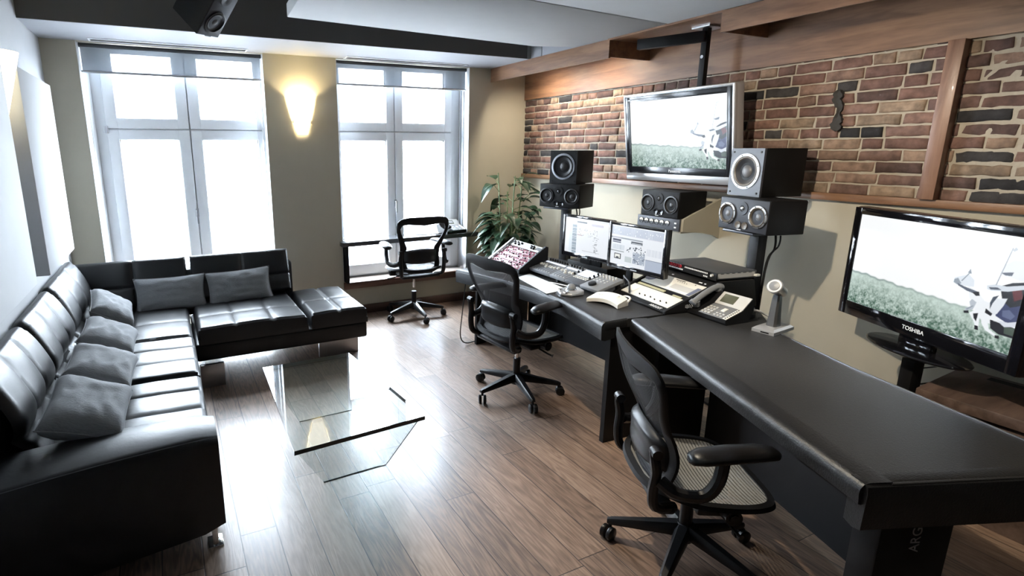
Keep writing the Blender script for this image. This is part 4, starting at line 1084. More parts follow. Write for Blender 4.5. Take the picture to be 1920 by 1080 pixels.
# computer monitors
def daw(kind, nx=220, ny=150):
    rs = np.random.RandomState(5 + kind); u, v = np.meshgrid(np.linspace(0, 1, nx), np.linspace(0, 1, ny)); im = np.zeros((ny, nx, 3)) + srgb((236, 240, 246))
    def rc(x0, y0, x1, y1, c):
        msk = ((u >= x0) & (u <= x1) & (v >= y0) & (v <= y1))[..., None]; return np.where(msk, srgb(c), im)
    if kind == 0:
        im = rc(0, 0, 1, .06, (222, 226, 232)); im = rc(.27, .085, .50, .125, (62, 66, 74)); im = rc(.60, .11, .86, .17, (205, 202, 216)); im = rc(.1, .2, .17, 1, (220, 230, 238))
        for k in range(26): im = rc(.17, .19 + k * .031, .27, .205 + k * .031, (96, 112, 128)); im = rc(.17, .207 + k * .031, .27, .219 + k * .031, (190, 204, 214))
        im = rc(.28, .46, .40, .472, (150, 90, 96))
        for k in range(46):
            x = .32 + rs.rand() * .42; y = .26 + rs.rand() * .22; im = rc(x, y, x + .012, y + .012, (110, 116, 126))
        for k in range(30):
            x = .64 + rs.rand() * .1; y = .46 + rs.rand() * .44; im = rc(x, y, x + .02 + .03 * rs.rand(), y + .010, (64, 68, 78))
        im = rc(.42, .88, .8, .9, (205, 208, 214))
    else:
        im = rc(0, .03, 1, .24, (188, 196, 212))
        for k in range(44):
            im = rc(.01 + k * .0225, .04, .016 + k * .0225, .235, (222, 228, 238)); 
            if rs.rand() < .5: q = .05 + rs.rand() * .15; im = rc(.02 + k * .0225, q, .03 + k * .0225, q + .03, (245, 248, 252))
        im = rc(0, .235, 1, .255, (228, 228, 236)); im = rc(.0, .30, .62, .335, (150, 158, 166)); im = rc(.02, .31, .2, .325, (206, 200, 220))
        im = rc(.03, .355, .20, .405, (46, 44, 74)); im = rc(.03, .42, .20, .445, (60, 56, 86)); im = rc(.40, .35, .62, .42, (96, 102, 110)); im = rc(.42, .365, .60, .38, (40, 44, 52)); im = rc(.42, .395, .60, .41, (190, 196, 204))
        for k in range(20): im = rc(.04 + k * .012, .49, .045 + k * .012, .62, (168, 182, 194))
        for k in range(36):
            x = .30 + rs.rand() * .30; y = .46 + rs.rand() * .16; im = rc(x, y, x + .02, y + .03, (70, 78, 90) if rs.rand() < .5 else (232, 236, 240))
        im = rc(.0, .645, .27, .675, (160, 168, 172)); im = rc(.08, .72, .215, .86, (40, 42, 50)); im = rc(.095, .74, .20, .84, (238, 238, 232)); im = np.where((((u - .147) / .03) ** 2 + ((v - .83) / .03) ** 2 < 1)[..., None], srgb((60, 62, 70)), im)
        im = rc(.30, .76, .43, .9, (196, 206, 208)); im = rc(.45, .62, .68, .9, (170, 180, 196))
        for k in range(40):
            x = .45 + rs.rand() * .22; y = .52 + rs.rand() * .38; im = rc(x, y, x + .02, y + .025, (88, 98, 114) if rs.rand() < .5 else (226, 232, 236))
        for k in range(16): im = rc(.71 + k * .017, .47, .717 + k * .017, .64, (206, 212, 222))
        im = rc(.69, .74, 1, 1, (178, 188, 206)); im = rc(.69, .735, 1, .745, (120, 130, 148))
    return im * .93
for (loc, yaw, k, lab) in (((2.671, 2.953, 1.031), 4, 0, 'left of the two black computer monitors, with a mostly white screen'), ((2.655, 2.481, 1.031), 1, 1, 'right of the two black computer monitors, with a busy grey screen')):
    t = thing('computer_monitor', lab, 'monitor', (loc[0], loc[1], loc[2]), dev_rot(yaw), 'black computer monitors')
    w_, h_ = .463, .302
    MB().b2((-w_ / 2, .002, -h_ / 2), (w_ / 2, .035, h_ / 2), bev=.006).b2((-.15, .03, -.1), (.15, .055, .1), bev=.01).build('housing', M_black, t)
    m = MB(); a, b0, b1 = .022, .030, .016
    for lo, hi in (((-w_ / 2, -h_ / 2), (-w_ / 2 + a, h_ / 2)), ((w_ / 2 - a, -h_ / 2), (w_ / 2, h_ / 2)), ((-w_ / 2 + a, -h_ / 2), (w_ / 2 - a, -h_ / 2 + b0)), ((-w_ / 2 + a, h_ / 2 - b1), (w_ / 2 - a, h_ / 2))): m.b2((lo[0], -.008, lo[1]), (hi[0], .006, hi[1]), bev=.002)
    m.build('bezel', M_gloss, t)
    screen('screen', w_ - 2 * a, h_ - b0 - b1, -h_ / 2 + b0, daw(k), t)
    MB().b2((-.025, -.0088, -h_ / 2 + .011), (.025, -.0078, -h_ / 2 + .017)).build('maker_badge', M_silver, t)
    dz = -loc[2] + .7395
    MB().b2((-.022 - .09 * k, .05, dz + .012 if k else -.2), (.022 - .09 * k, .072, .02), bev=.004).build('stand_neck', M_blackmatt, t)
    if k: MB().b2((-.20, .03, dz), (-.07, .14, dz + .016), bev=.004).build('stand_foot', M_blackmatt, t)
    else: MB().b2((-.10, .05, -.2), (.10, .07, -.1), bev=.004).build('bracket', M_blackmatt, t)

# paper, trackball, pale remote
ps = thing('paper_sheet', 'folded white paper lying near the front edge of the console left of the trackball', 'paper', (2.29, 2.98, .7405))
MB().prism([(2.245, 3.175), (2.40, 3.235), (2.345, 2.75), (2.155, 2.715)], .7405, .7425).build('sheet', M_paper, ps, world=True)
MB().prism([(2.36, 2.96), (2.375, 2.95), (2.42, 2.80), (2.395, 2.80)], .7428, .7445).build('loose_corner', M_paper, ps, world=True)
tb = thing('trackball', 'silver trackball with a grey ball on the console front edge', 'trackball', (2.285, 2.655, .7405), dev_rot(-12))
m = MB(); m.prism([(-.062, -.055), (.03, -.075), (.075, -.02), (.06, .075), (-.03, .085), (-.07, .03)], 0, lambda p: .018 + .016 * (p[1] > 0), bev=.006, seg=3); m.build('body', M_silver, tb)
MB().lathe([(.030, .025), (.036, .031), (.030, .036)], 24, Matrix.Translation((0, .015, 0))).build('ring', M_chrome, tb)
MB().lathe([(.0285 * math.cos(R(a)), .038 + .0285 * math.sin(R(a))) for a in range(-60, 91, 10)], 24, Matrix.Translation((0, .015, 0))).build('ball', M_mid, tb, sharp=80)
for q in (-1, 1): MB().b2((q * .04 - .016, -.055, .018), (q * .04 + .016, -.02, .025), bev=.004).build('button', M_chrome, tb)
rc_ = thing('monitor_remote', 'off white arched desk remote standing on the console right of the trackball', 'remote', (2.345, 2.375, .7405), dev_rot(14))
m = MB(); rg = []
for k in range(15):
    s = k / 14; x = -.105 + .21 * s; ar = 1 - (2 * s - 1) ** 2; z = .026 + .014 * ar; dy = .026 * ar
    rg.append([Vector((x, -.062 + dy, .012 * ar)), Vector((x, -.064 + dy, z - .006)), Vector((x, -.056 + dy, z)), Vector((x, .045 + dy * .7, z + .016)), Vector((x, .054 + dy * .7, z + .010)), Vector((x, .054 + dy * .7, .012 * ar))])
m.rings(rg); m.build('body', M_white, rc_)
MB().lathe([(0, .0), (.013, .0), (.011, .008), (0, .010)], 18, Matrix.Translation((.045, .03, .044)) @ Matrix.Rotation(R(10), 4, 'X')).build('dial', M_white, rc_)
for k in range(5): MB().b2((-.07 + k * .021, .008, .040), (-.059 + k * .021, .017, .046)).build('button', M_light, rc_)
m = MB(); m.tube(smooth_pts([(.03, .075, .03), (.07, .082, .045), (.11, .06, .045), (.118, .02, .03)], 6), .006, 8); m.build('handle', M_white, rc_)

# sloped patch console with interface on top
pc = thing('patch_console', 'black sloped desk console with two white control panels right of the monitors', 'console', (2.508, 2.292, .741), dev_rot(-9))
prof = [(0, 0), (0, .012), (.36, .150), (.62, .152), (.62, 0)]
m = MB(); sideM = Matrix(((0, 0, 1, 0), (1, 0, 0, 0), (0, 1, 0, 0), (0, 0, 0, 1)))
m.prism(prof, -.222, .222, mtx=sideM, bev=.003); m.build('case', M_blackmatt, pc)
for q in (-1, 1):
    MB().prism([(-.008, 0), (-.008, .02), (.35, .162), (.38, .162), (.60, .162), (.64, 0)], -.010, .010, mtx=Matrix.Translation((q * .232, 0, 0)) @ sideM, bev=.002).build('side_cheek', M_blackmatt, pc)
SLP = math.atan2(.138, .36); bm_ = Matrix.Translation((0, 0, .012)) @ Matrix.Rotation(SLP, 4, 'X')
for (a, b, nm) in ((.035, .145, 'white_panel'), (.19, .315, 'white_panel')):
    p_ = MB().box((.0, (a + b) / 2, .003), (.425, b - a, .006), bev=.001, mtx=bm_).build(nm, M_white, pc)
    if a < .1:
        knobs([Vector((-.06 + .045 * i, .06 + .004 * (i % 3), .006)) for i in range(6)], .0045, .008, M_black, p_, bm_)
        MB().box((-.165, .10, .0068), (.07, .07, .001), mtx=bm_).build('label_sheet', M_paper, p_)
    else:
        for k in range(5): MB().box((.01 + k * .018, .288, .0065), (.006, .004, .001), mtx=bm_).build('legend_mark', M_blackmatt, p_)
        for (x, y) in ((-.16, .30), (-.12, .295), (.14, .30)): MB().box((x, y, .0065), (.006, .006, .002), mtx=bm_).build('screw', M_blackmatt, p_)
        MB().box((.02, .302, .0065), (.075, .005, .001), mtx=bm_).build('legend_mark', M_blackmatt, p_)
        MB().box((.10, .235, .0068), (.16, .05, .0008), mtx=bm_).build('printed_block', M_light, p_)
        MB().lathe([(0, 0), (.045, 0), (.045, .0014), (0, .0014)], 20, bm_ @ Matrix.Translation((-.185, .26, .0063))).build('blue_disc', mat('slate_blue_print', (.13, .15, .22), .5), p_)
        MB().box((.195, .235, .0068), (.03, .09, .001), mtx=bm_).build('blue_band', mat('slate_blue_print', (.13, .15, .22), .5), p_)
MB().box((-.08, .163, .003), (.24, .018, .004), mtx=bm_).build('label_strip', mat('yellowed_label', (.42, .40, .25), .6), pc)
MB().box((.15, .156, .003), (.07, .012, .004), mtx=bm_).build('label_strip', mat('yellowed_label', (.42, .40, .25), .6), pc)
text('maker_lettering', 'ARGOSY', .025, bm_ @ Matrix.Translation((.135, .015, .0005)), M_text, pc)
for (x, w_) in ((-.16, .02), (-.10, .015), (.13, .025), (.165, .012)): MB().box((x, .345, .0012), (w_, .008, .001), mtx=bm_).build('legend_mark', M_text, pc)
tag(MB().tube(smooth_pts([(2.60, 2.50, .80), (2.585, 2.495, .86), (2.555, 2.46, .865), (2.545, 2.41, .84), (2.55, 2.405, .777)], 6), [.004] * 18 + [.006] * 7, 8).build('patch_lead', M_grey), 'short grey patch lead plugged into the lower white panel', 'cable')
ai = thing('audio_interface', 'slim black rack unit with red lights lying on top of the sloped patch console', 'rack unit', (2.86, 2.245, .904), dev_rot(-10))
MB().b2((-.205, 0, 0), (.205, .30, .044), bev=.002).build('case', M_grey, ai)
MB().b2((-.225, -.005, -.0), (.225, .004, .045), bev=.001).build('front_panel', M_black, ai)
for q in range(6): MB().lathe([(.005, 0), (.010, 0), (.010, .004), (.005, .004)], 14, Matrix.Translation((-.172 + q * .021, -.005, .030)) @ Matrix.Rotation(PI / 2, 4, 'X')).build('level_ring', M_red, ai)
for r in range(2):
    for q in range(16): MB().b2((-.185 + q * .011 if r == 0 and q < 13 else -.03 + q * .012, -.0065, .008 + r * .020), (-.178 + q * .011 if r == 0 and q < 13 else -.023 + q * .012, -.004, .016 + r * .020)).build('button', M_text, ai)
MB().lathe([(0, 0), (.009, 0), (.008, .012), (0, .012)], 16, Matrix.Translation((.195, -.005, .028)) @ Matrix.Rotation(PI / 2, 4, 'X')).build('volume_knob', M_light, ai)
m = MB(); m.b2((.205, .02, .008), (.2075, .285, .036)); m.build('side_rail', M_light, ai)
for q in range(6): MB().b2((.2074, .04 + q * .04, .034), (.2085, .062 + q * .04, .0365)).build('vent_slot', M_gap, ai)
MB().b2((.215, .27, .012), (.235, .30, .026), bev=.003).build('plug', M_white, ai)

# stand microphone
mc = thing('desk_microphone', 'silver paging microphone on a square base on the right-hand desk', 'microphone', (2.745, 1.628, .741), (0, 0, R(6)))
mc['label'] = 'silver paging microphone on a square pedestal base at the back of the right-hand desk'
m = MB(); m.rings([[Vector((sx * a, sy * b, z)) for sx, sy in ((-1, -1), (1, -1), (1, 1), (-1, 1))] for a, b, z in ((.098, .054, 0), (.098, .054, .016), (.082, .043, .026))]); m.build('base', M_silver, mc)
MB().b2((-.0985, -.03, .004), (-.0978, .01, .011)).build('maker_plate', M_black, mc)
m = MB(); m.rings([[Vector((sx * a + .0, sy * b, z)) for sx, sy in ((-1, -.6), (-.6, -1), (.6, -1), (1, -.6), (1, .6), (.6, 1), (-.6, 1), (-1, .6))] for a, b, z in ((.032, .026, .026), (.028, .022, .07), (.02, .018, .165), (.016, .016, .185))]); m.build('column', mat('gunmetal', (.16, .165, .17), .35, .6), mc)
hm = Matrix.Translation((-.002, 0, .217)) @ Matrix.Rotation(R(-62), 4, 'Y')
MB().lathe([(.0, -.058), (.022, -.056), (.028, -.04), (.030, .02), (.036, .03), (.037, .046), (.033, .050), (.0, .050)], 26, hm).build('head', M_silver, mc)
MB().lathe([(0, .0505), (.024, .0505), (.024, .053), (0, .056)], 22, hm).build('grille', M_mid, mc)
MB().cyl((0, 0, .18), (0, 0, .20), .014, n=12).build('swivel', M_grey, mc)
tag(MB().tube(smooth_pts([(2.82, 1.92, .755), (2.87, 1.93, .82), (2.93, 1.90, .81), (2.96, 1.86, .748)], 6), .003, 6).build('phone_cable', M_grey), 'grey cable looping from the back of the phone on the right-hand desk', 'cable')
m = MB(); m.b2((2.80, 1.80, .741), (2.87, 1.86, .775), bev=.006); 
tag(m.build('cable_adapter', M_black), 'small black adapter block behind the phone on the right-hand desk', 'adapter')
tag(MB().tube(smooth_pts([(2.84, 1.83, .776), (2.86, 1.79, .785), (2.90, 1.77, .765), (2.92, 1.73, .745)], 6), .006, 6).build('cable_bundle', M_wcable), 'pale cable bundle behind the phone on the right-hand desk', 'cable')

# ------------------------------------------------------------------ loudspeakers
def driver(parent, x, z, r, ring_m, cone_m, dust_m, sur_m, y=0.):
    mt = Matrix.Translation((x, y, z)) @ Matrix.Rotation(PI / 2, 4, 'X')
    d = MB().lathe([(r * 1.0, -.002), (r * 1.0, .004), (r * .86, .006), (r * .84, .001)], 36, mt).build('driver_ring', ring_m, parent)
    MB().lathe([(r * .85, .002), (r * .80, .007), (r * .74, .004), (r * .70, -.001)], 36, mt).build('surround', sur_m, d, sharp=80)
    MB().lathe([(r * .71, .0), (r * .36, -r * .2), (0.0, -r * .24)], 36, mt).build('cone', cone_m, d)
    MB().lathe([(r * .38 * math.cos(R(a)), -r * .2 + r * .22 * math.sin(R(a))) for a in range(0, 91, 10)], 28, mt).build('dust_cap', dust_m, d, sharp=80)
    if ring_m is M_ring or 'bronze' in ring_m.name:
        pr = None
        for k in range(8):
            a = R(45 * k + 20)
            if pr is None: pr = MB().cyl((0, 0, 0), (0, -.003, 0), .003, n=8).build('screw', M_blackmatt, d); o = pr
            else: o = pr.copy(); COL.objects.link(o); o.parent = d
            o.location = (x + r * .93 * math.cos(a), y - .0045, z + r * .93 * math.sin(a))
def cabinet(m, w, h, d, hole_rs):
    m.b2((-w / 2, .0, 0), (w / 2, d, h), bev=.005)
def subwoofer(loc, rot, w, h, d, label, lit):
    t = thing('subwoofer', label, 'loudspeaker', loc, rot, 'subwoofers on the speaker stacks')
    MB().b2((-w / 2, .012, 0), (w / 2, d, h), bev=.004).build('cabinet', M_spk, t)
    bf = M_spkf if lit else M_spk  # unlit stack gets darker copies, shade put into baffle, ring and cone colours
    # baffle with a real opening for the cone
    m = MB(); n = 40; r = .108; cz = h * .52; outer = []
    def sq(a): 
        c, s = math.cos(a), math.sin(a); k = min((w / 2) / max(abs(c), 1e-6), ((h / 2) / max(abs(s), 1e-6))); return (k * c, h / 2 + k * s)
    aa = sorted([2 * PI * k / n for k in range(n)] + [math.atan2(q * h, p * w) % (2 * PI) for p in (-1, 1) for q in (-1, 1)])
    rg = [[Vector((sq(a)[0], .014, sq(a)[1])) for a in aa], [Vector((sq(a)[0], 0, sq(a)[1])) for a in aa], [Vector((r * .99 * math.cos(a), 0, cz + r * .99 * math.sin(a))) for a in aa], [Vector((r * .80 * math.cos(a), .012, cz + r * .80 * math.sin(a))) for a in aa]]
    m.rings(rg, cap0=False, cap1=False); m.build('baffle', bf, t, sharp=30)
    driver(t, 0, cz, r, M_ring if lit else mat('shaded_sub_ring', (.25, .26, .28), .4, .5), M_cone, M_cone2 if lit else M_cone, M_copper if lit else M_spk, -.001)
    for p in (-1, 1):
        for q in (0, 1): MB().cyl((p * (w / 2 - .022), .001, .022 + q * (h - .044)), (p * (w / 2 - .022), -.003, .022 + q * (h - .044)), .006, n=10).build('corner_bolt', M_gap, t)
    return t
def monitor3(loc, rot, w, h, d, label, lit):
    t = thing('monitor_loudspeaker', label, 'loudspeaker', loc, rot, 'wide three-way loudspeakers')
    MB().b2((-w / 2, .0, 0), (w / 2, d, h), bev=.005).build('cabinet', M_spk, t)
    bf = mat('dark_baffle', (.022, .024, .031), .5, spec=.3) if lit else M_spk  # paler materials where the lamp falls, blackened ones for speakers in shade
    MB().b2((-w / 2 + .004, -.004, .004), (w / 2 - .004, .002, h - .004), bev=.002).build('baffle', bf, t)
    rg_ = mat('dull_bronze_ring', (.22, .21, .2), .3, .8) if lit else mat('shaded_cone_ring', (.03, .031, .034), .35)
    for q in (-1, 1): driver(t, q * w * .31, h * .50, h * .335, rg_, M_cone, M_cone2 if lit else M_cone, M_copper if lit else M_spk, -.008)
    mt = Matrix.Translation((-.005, -.005, h * .70)) @ Matrix.Rotation(PI / 2, 4, 'X')
    MB().lathe([(.040, 0), (.040, .003), (.018, .003), (.014, -.001)], 28, mt).build('tweeter_plate', bf, t)
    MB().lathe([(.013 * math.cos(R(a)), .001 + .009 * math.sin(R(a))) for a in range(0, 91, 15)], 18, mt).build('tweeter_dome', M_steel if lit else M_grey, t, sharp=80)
    for q in (-.6, 1): 
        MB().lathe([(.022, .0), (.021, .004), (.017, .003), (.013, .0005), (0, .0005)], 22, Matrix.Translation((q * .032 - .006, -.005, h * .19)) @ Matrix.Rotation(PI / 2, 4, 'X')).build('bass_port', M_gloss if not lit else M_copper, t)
    MB().b2((-.03, -.0055, .006), (.0, -.0035, .011)).build('maker_badge', M_light, t)
    return t
def stand(loc, h, label, rot):
    t = thing('speaker_stand', label, 'stand', loc, rot, 'black speaker stands')
    MB().b2((-.16, -.14, 0), (.16, .14, .016), bev=.004).build('base_plate', M_blackmatt, t)
    MB().b2((-.035, -.03, .016), (.035, .03, h - .016), bev=.003).build('column', M_blackmatt, t)
    MB().b2((-.15, -.13, h - .016), (.09, .13, h - .001), bev=.003).build('top_plate', mat('blue_black_metal', (.02, .024, .035), .35), t)
    m = MB(); m.tube(smooth_pts([(.06, .06, h - .02), (.075, .05, h - .10), (.04, .035, h - .25), (.036, .033, .2)], 6), .006, 6); m.tube(smooth_pts([(.085, .07, h - .02), (.09, .06, h - .08), (.045, .036, h - .24), (.04, .034, .2)], 6), .005, 6); m.build('speaker_cables', M_cable, t)
    return t
# right stack
ry = R(-13.)
nR = Vector((-math.cos(ry), -math.sin(ry), 0))
def behind(p, yaw, k): return Vector(p) + Vector((math.cos(R(yaw)), math.sin(R(yaw)), 0)) * k
fr_ = (3.08, 2.092, 0)
stand(behind((fr_[0], fr_[1], 0), -13, .13), 1.168, 'black speaker stand under the right pair of loudspeakers behind the console', dev_rot(-13))
monitor3((fr_[0], fr_[1], 1.168), dev_rot(-13), .375, .195, .25, 'wide three-way loudspeaker with bronze ringed cones on the right stand, under the subwoofer', True)
subwoofer((3.225, 2.212, 1.364), dev_rot(-12), .25, .287, .31, 'lit subwoofer with a bright metal ring on top of the right loudspeaker stack', True)
# left stack
fl = (2.99, 3.665, 0)
stand(behind(fl, 20, .13), 1.168, 'black speaker stand under the left pair of loudspeakers beside the plant', dev_rot(20))
monitor3((fl[0], fl[1], 1.168), dev_rot(22), .375, .195, .25, 'wide black three-way loudspeaker on the left stand beside the plant', False)
subwoofer((3.045, 3.70, 1.364), dev_rot(22), .248, .275, .30, 'shaded subwoofer with a grey ring on top of the left loudspeaker stack beside the plant', False)
# centre loudspeaker, meter bridge and shelf
monitor3((3.262, 2.862, 1.163), dev_rot(-4), .362, .19, .25, 'wide black three-way loudspeaker on the wall shelf under the hanging television', False)
sh = thing('wall_shelf', 'beige painted wall shelf with a sloped side under the centre loudspeaker', 'shelf', (3.45, 2.86, 1.06))
m = MB(); m.b2((3.275, 2.672, 1.060), (3.661, 3.058, 1.076), bev=.002); m.build('board', M_beige, sh, world=True)
m = MB(); m.prism([(3.272, 1.076), (3.272, 1.162), (3.662, 1.30), (3.662, 1.00), (3.60, 1.03), (3.45, 1.058)], -2.672, -2.654, mtx=Matrix(((1, 0, 0, 0), (0, 0, -1, 0), (0, 1, 0, 0), (0, 0, 0, 1)))); m.build('side_panel', M_beige, sh, world=True)
MB().b2((3.30, 2.68, 1.1615 - .014), (3.661, 3.05, 1.162)).build('upper_board', M_beige, sh, world=True)
mb_ = thing('meter_bridge', 'grey meter panel with six lit round dials below the centre loudspeaker', 'meter panel', (3.262, 2.868, 1.077), dev_rot(-2))
MB().b2((-.196, 0, 0), (.196, .03, .084), bev=.002).build('panel', M_spkf, mb_)
for k in range(6):
    mt = Matrix.Translation((-.155 + k * .049, -.001, .047)) @ Matrix.Rotation(PI / 2, 4, 'X')
    d = MB().lathe([(0, 0), (.021, 0), (.021, .004), (.0185, .004), (.0185, .002), (0, .002)], 24, mt).build('dial', M_black, mb_)
    m = MB(); a0, a1 = 10, 170; pts = [(.017 * math.cos(R(a)), .017 * math.sin(R(a))) for a in range(a0, a1 + 1, 10)] + [(.007 * math.cos(R(a)), .007 * math.sin(R(a)) - .002) for a in range(a1, a0 - 1, -16)]
    m.prism(pts, .0022, .0032, mtx=mt); m.build('dial_face', M_vu, d)
    MB().box((.003, .006, .0036), (.0012, .014, .0006), rot=(0, 0, -.4), mtx=mt).build('needle', M_gap, d)
for z in (.055, .025): MB().b2((.155, -.003, z - .005), (.172, .0, z + .005)).build('button', M_text, mb_)

# ceiling loudspeaker at the upper left
cs_ = thing('ceiling_loudspeaker', 'black loudspeaker hanging from the dark ceiling above the left window', 'loudspeaker', (.40, 3.96, 2.62))
# local: baffle towards -y, tall along z; turned towards the desk and tipped down
w_, h_, d_ = .183, .34, .235
Bm = Matrix(((.754, -.493, .434), (.655, .52, -.548), (.044, .697, .715)))
cs_.rotation_euler = Bm.to_euler()
cs_.location = Vector((.264, 3.856, 2.353)) + Bm @ Vector((w_ / 2, 0, h_ / 2))
MB().prism([(-w_ / 2, 0), (w_ / 2, 0), (w_ / 2, d_), (-w_ / 2, d_)], -h_ / 2, h_ / 2, bev=.004).build('cabinet', M_blackmatt, cs_)
MB().b2((-w_ / 2 + .004, -.004, -h_ / 2 + .004), (w_ / 2 - .004, .002, h_ / 2 - .004), bev=.002).build('baffle', mat('dark_baffle', (.022, .024, .031), .5, spec=.3), cs_)
bpy.context.view_layer.update()
driver(cs_, 0, -.065, .075, M_black, M_cone, M_cone, M_spk, -.008)
MB().lathe([(.040, 0), (.040, .003), (.018, .003), (.0, -.001)], 24, Matrix.Translation((0, -.005, .095)) @ Matrix.Rotation(PI / 2, 4, 'X')).build('tweeter_plate', M_black, cs_)
MB().b2((-.025, -.0055, -.170), (.025, -.0035, -.162)).build('maker_badge', M_grey, cs_)
iv = cs_.matrix_basis.inverted()
m = MB(); q_ = cs_.matrix_basis @ Vector((0, d_ - .01, .05)); m.cyl(q_, Vector((q_.x, q_.y + .02, 2.899)), .018, n=10)
m.bm.transform(iv); m.build('mount_arm', M_blackmatt, cs_)

# wooden cabinet behind the desk
cb = thing('low_cabinet', 'low dark wooden cabinet with a slot in its top behind the right-hand desk', 'cabinet', (3.4, .8, 0))
MB().b2((3.15, -.2, 0), (3.642, 1.15, .49), bev=.003).build('body', M_cab, cb, world=True)
MB().prism([(3.13, -.22), (3.643, -.22), (3.643, 1.19), (3.13, 1.16)], .49, .54, bev=.004).build('top', M_cab, cb, world=True)
MB().b2((3.555, .35, .5385), (3.60, 1.06, .5415)).build('cable_slot', M_gap, cb, world=True)

# ------------------------------------------------------------------ potted plant
pl = thing('potted_plant', 'bushy green potted plant with broad pointed leaves in the corner by the right window', 'plant', (3.17, 4.68, 0))
MB().lathe([(0, .0), (.13, 0), (.145, .02), (.17, .36), (.178, .38), (.165, .385), (.155, .35), (0, .34)], 32).build('pot', mat('dark_ceramic_pot', (.03, .03, .032), .35), pl)
MB().lathe([(0, .345), (.155, .35)], 24, cap0=False).build('soil', mat('potting_soil', (.03, .02, .014), .95), pl)
rnd = random.Random(21); sm_ = MB(); lm = MB()
def leaf(base, d, L, W_, droop):
    d = Vector(d).normalized(); s = d.cross(Vector((0, 0, 1)));  s = s.normalized() if s.length > .05 else Vector((1, 0, 0)); up = s.cross(d)
    n = 7; rows = []
    for i in range(n + 1):
        t = i / n; w = W_ * (math.sin(PI * min(1, t ** .75)) ** .8) * (1 - .25 * t) + .001
        c = Vector(base) + d * L * t + Vector((0, 0, -droop * L * t * t)) 
        rows.append([c - s * w + up * w * .30, c - s * w * .5 + up * w * .12, c, c + s * w * .5 + up * w * .12, c + s * w + up * w * .30])
    vs = [[lm.bm.verts.new(p) for p in r] for r in rows]
    for a, b in zip(vs, vs[1:]):
        for k in range(4): lm.bm.faces.new((a[k], a[k + 1], b[k + 1], b[k]))
for k in range(15):
    a = 2 * PI * k / 15 + rnd.uniform(-.2, .2); tz = rnd.uniform(.75, 1.52); sp = rnd.uniform(.05, .2)
    p0 = Vector((.06 * math.cos(a), .06 * math.sin(a), .34)); p1 = Vector((sp * math.cos(a), sp * math.sin(a), tz))
    pts = smooth_pts([p0, p0.lerp(p1, .5) + Vector((rnd.uniform(-.03, .03), rnd.uniform(-.03, .03), .08)), p1], 6); sm_.tube(pts, .0055, 6)
    for j in range(13):
        f = rnd.uniform(.05, 1.); b = pts[int(f * (len(pts) - 1))]; aa = a + rnd.uniform(-1.5, 1.5)
        if b.x + .3 * math.cos(aa) + 3.17 > 3.62: aa = PI - aa
        el = rnd.uniform(-.1, .7); d = Vector((math.cos(aa) * math.cos(el), math.sin(aa) * math.cos(el), math.sin(el)))
        if b.y + .26 * d.y + 4.68 > 5.08: d.y *= -.4
        pe = rnd.uniform(.04, .13); e_ = b + d * pe
        sm_.tube([b, e_], .003, 5); leaf(e_, d + Vector((0, 0, -.25)), rnd.uniform(.12, .21), rnd.uniform(.045, .070), rnd.uniform(.2, .7))
lm.build('foliage', M_leaf, pl, sharp=None, recalc=False); sm_.build('stems', M_stem, pl, sharp=60)

# loose cables on the floor
tag(MB().tube(smooth_pts([(2.10, 3.66, .66), (2.09, 3.70, .35), (2.12, 3.78, .12), (2.22, 3.85, .02), (2.4, 3.9, .012)], 6), .005, 6).build('floor_cable', M_cable), 'black cable hanging from the left end of the console to the floor', 'cable')

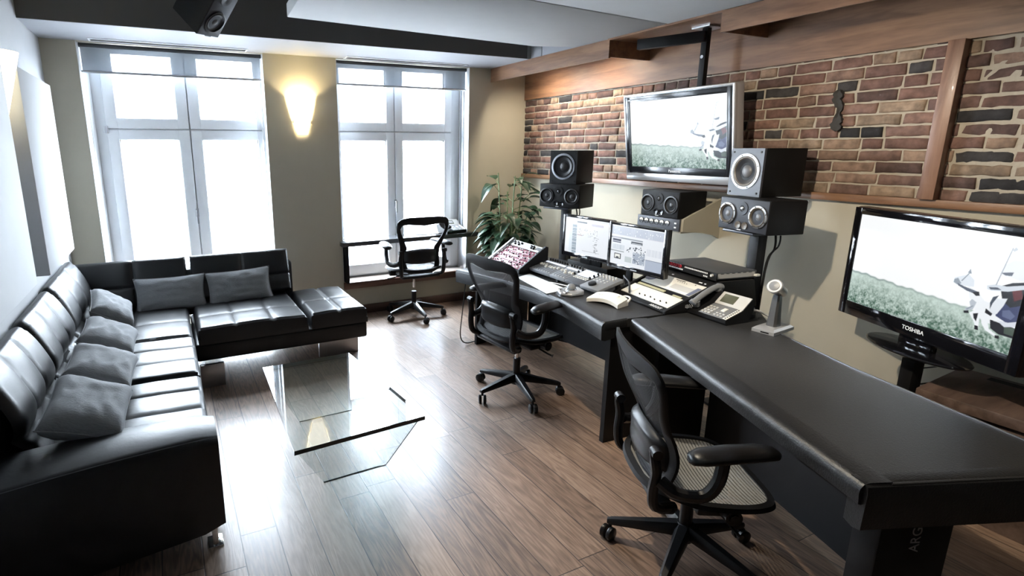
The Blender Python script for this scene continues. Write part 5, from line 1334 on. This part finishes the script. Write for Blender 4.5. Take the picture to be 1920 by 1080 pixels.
# ------------------------------------------------------------------ light
wd_ = bpy.data.worlds.new('overcast_sky'); sc.world = wd_; wd_.use_nodes = True
bg = wd_.node_tree.nodes['Background']; bg.inputs['Color'].default_value = (.80, .90, 1., 1); bg.inputs['Strength'].default_value = 58.0
def area_portal(xa, xb, za, zb_):
    l = bpy.data.lights.new('window_portal', 'AREA'); l.shape = 'RECTANGLE'; l.size = xb - xa; l.size_y = zb_ - za; l.cycles.is_portal = True
    o = bpy.data.objects.new('window_portal', l); COL.objects.link(o); o.location = ((xa + xb) / 2, YW + T + .03, (za + zb_) / 2); o.rotation_euler = (R(-90), 0, 0)
area_portal(x1a, x1b, .12, 2.47); area_portal(x2a, x2b, .34, 2.47)
def spot(loc, tgt, power, size, col=(1, .86, .66), blend=.5, rad=.03):
    l = bpy.data.lights.new('ceiling_spot', 'SPOT'); l.energy = power; l.spot_size = R(size); l.spot_blend = blend; l.color = col; l.shadow_soft_size = rad
    o = bpy.data.objects.new('ceiling_spot', l); COL.objects.link(o); o.location = loc
    o.rotation_euler = (Vector(tgt) - Vector(loc)).to_track_quat('-Z', 'Y').to_euler(); return o
def point(loc, power, col=(1, .84, .6), rad=.03):
    l = bpy.data.lights.new('lamp', 'POINT'); l.energy = power; l.color = col; l.shadow_soft_size = rad
    o = bpy.data.objects.new('lamp', l); COL.objects.link(o); o.location = loc; return o
WARM = (1, .87, .68)
spot((1.35, 1.75, 2.46), (3.3, 2.0, .95), 200, 80, WARM, .6)
spot((1.2, .6, 2.46), (2.9, 1.0, .9), 30, 80, WARM, .6)
spot((1.30, 2.25, 2.46), (1.72, 1.15, 0), 150, 58, WARM, .5)
for y in (4.55, 3.85): spot((3.262, y, 2.455), (3.55, y, 1.2), 40, 150, WARM, .8, .02)
point((1.188, 5.045, 2.02), 7); point((XL + .095, 3.385, 2.02), 6)

# ------------------------------------------------------------------ camera
f, yaw, pitch, roll, cy_, cx_ = 1015.028, .440251, .227053, .00348868, 515.03, 794.56
cam = bpy.data.cameras.new('camera'); co = bpy.data.objects.new('camera', cam); COL.objects.link(co); sc.camera = co
F = Vector((math.sin(yaw) * math.cos(pitch), math.cos(yaw) * math.cos(pitch), -math.sin(pitch))); r_ = Vector((math.cos(yaw), -math.sin(yaw), 0)); d_ = F.cross(r_)
r2 = r_ * math.cos(roll) + d_ * math.sin(roll); d2 = -r_ * math.sin(roll) + d_ * math.cos(roll)
mw = Matrix((r2, -d2, -F)).transposed().to_4x4(); mw.translation = Vector((0, 0, 1.65)); co.matrix_world = mw
cam.sensor_fit = 'HORIZONTAL'; cam.sensor_width = 36; cam.lens = f / 1920 * 36
cam.shift_x = (960 - cx_) / 1920; cam.shift_y = (cy_ - 540) / 1920; cam.clip_start = .05
sc.view_settings.view_transform = 'Standard'; sc.view_settings.look = 'None'; sc.view_settings.gamma = 1; sc.view_settings.use_curve_mapping = False
sc.view_settings.exposure = 0.0
sc.cycles.use_denoising = True
sc.cycles.max_bounces = 10; sc.cycles.transparent_max_bounces = 16; sc.cycles.sample_clamp_indirect = 40
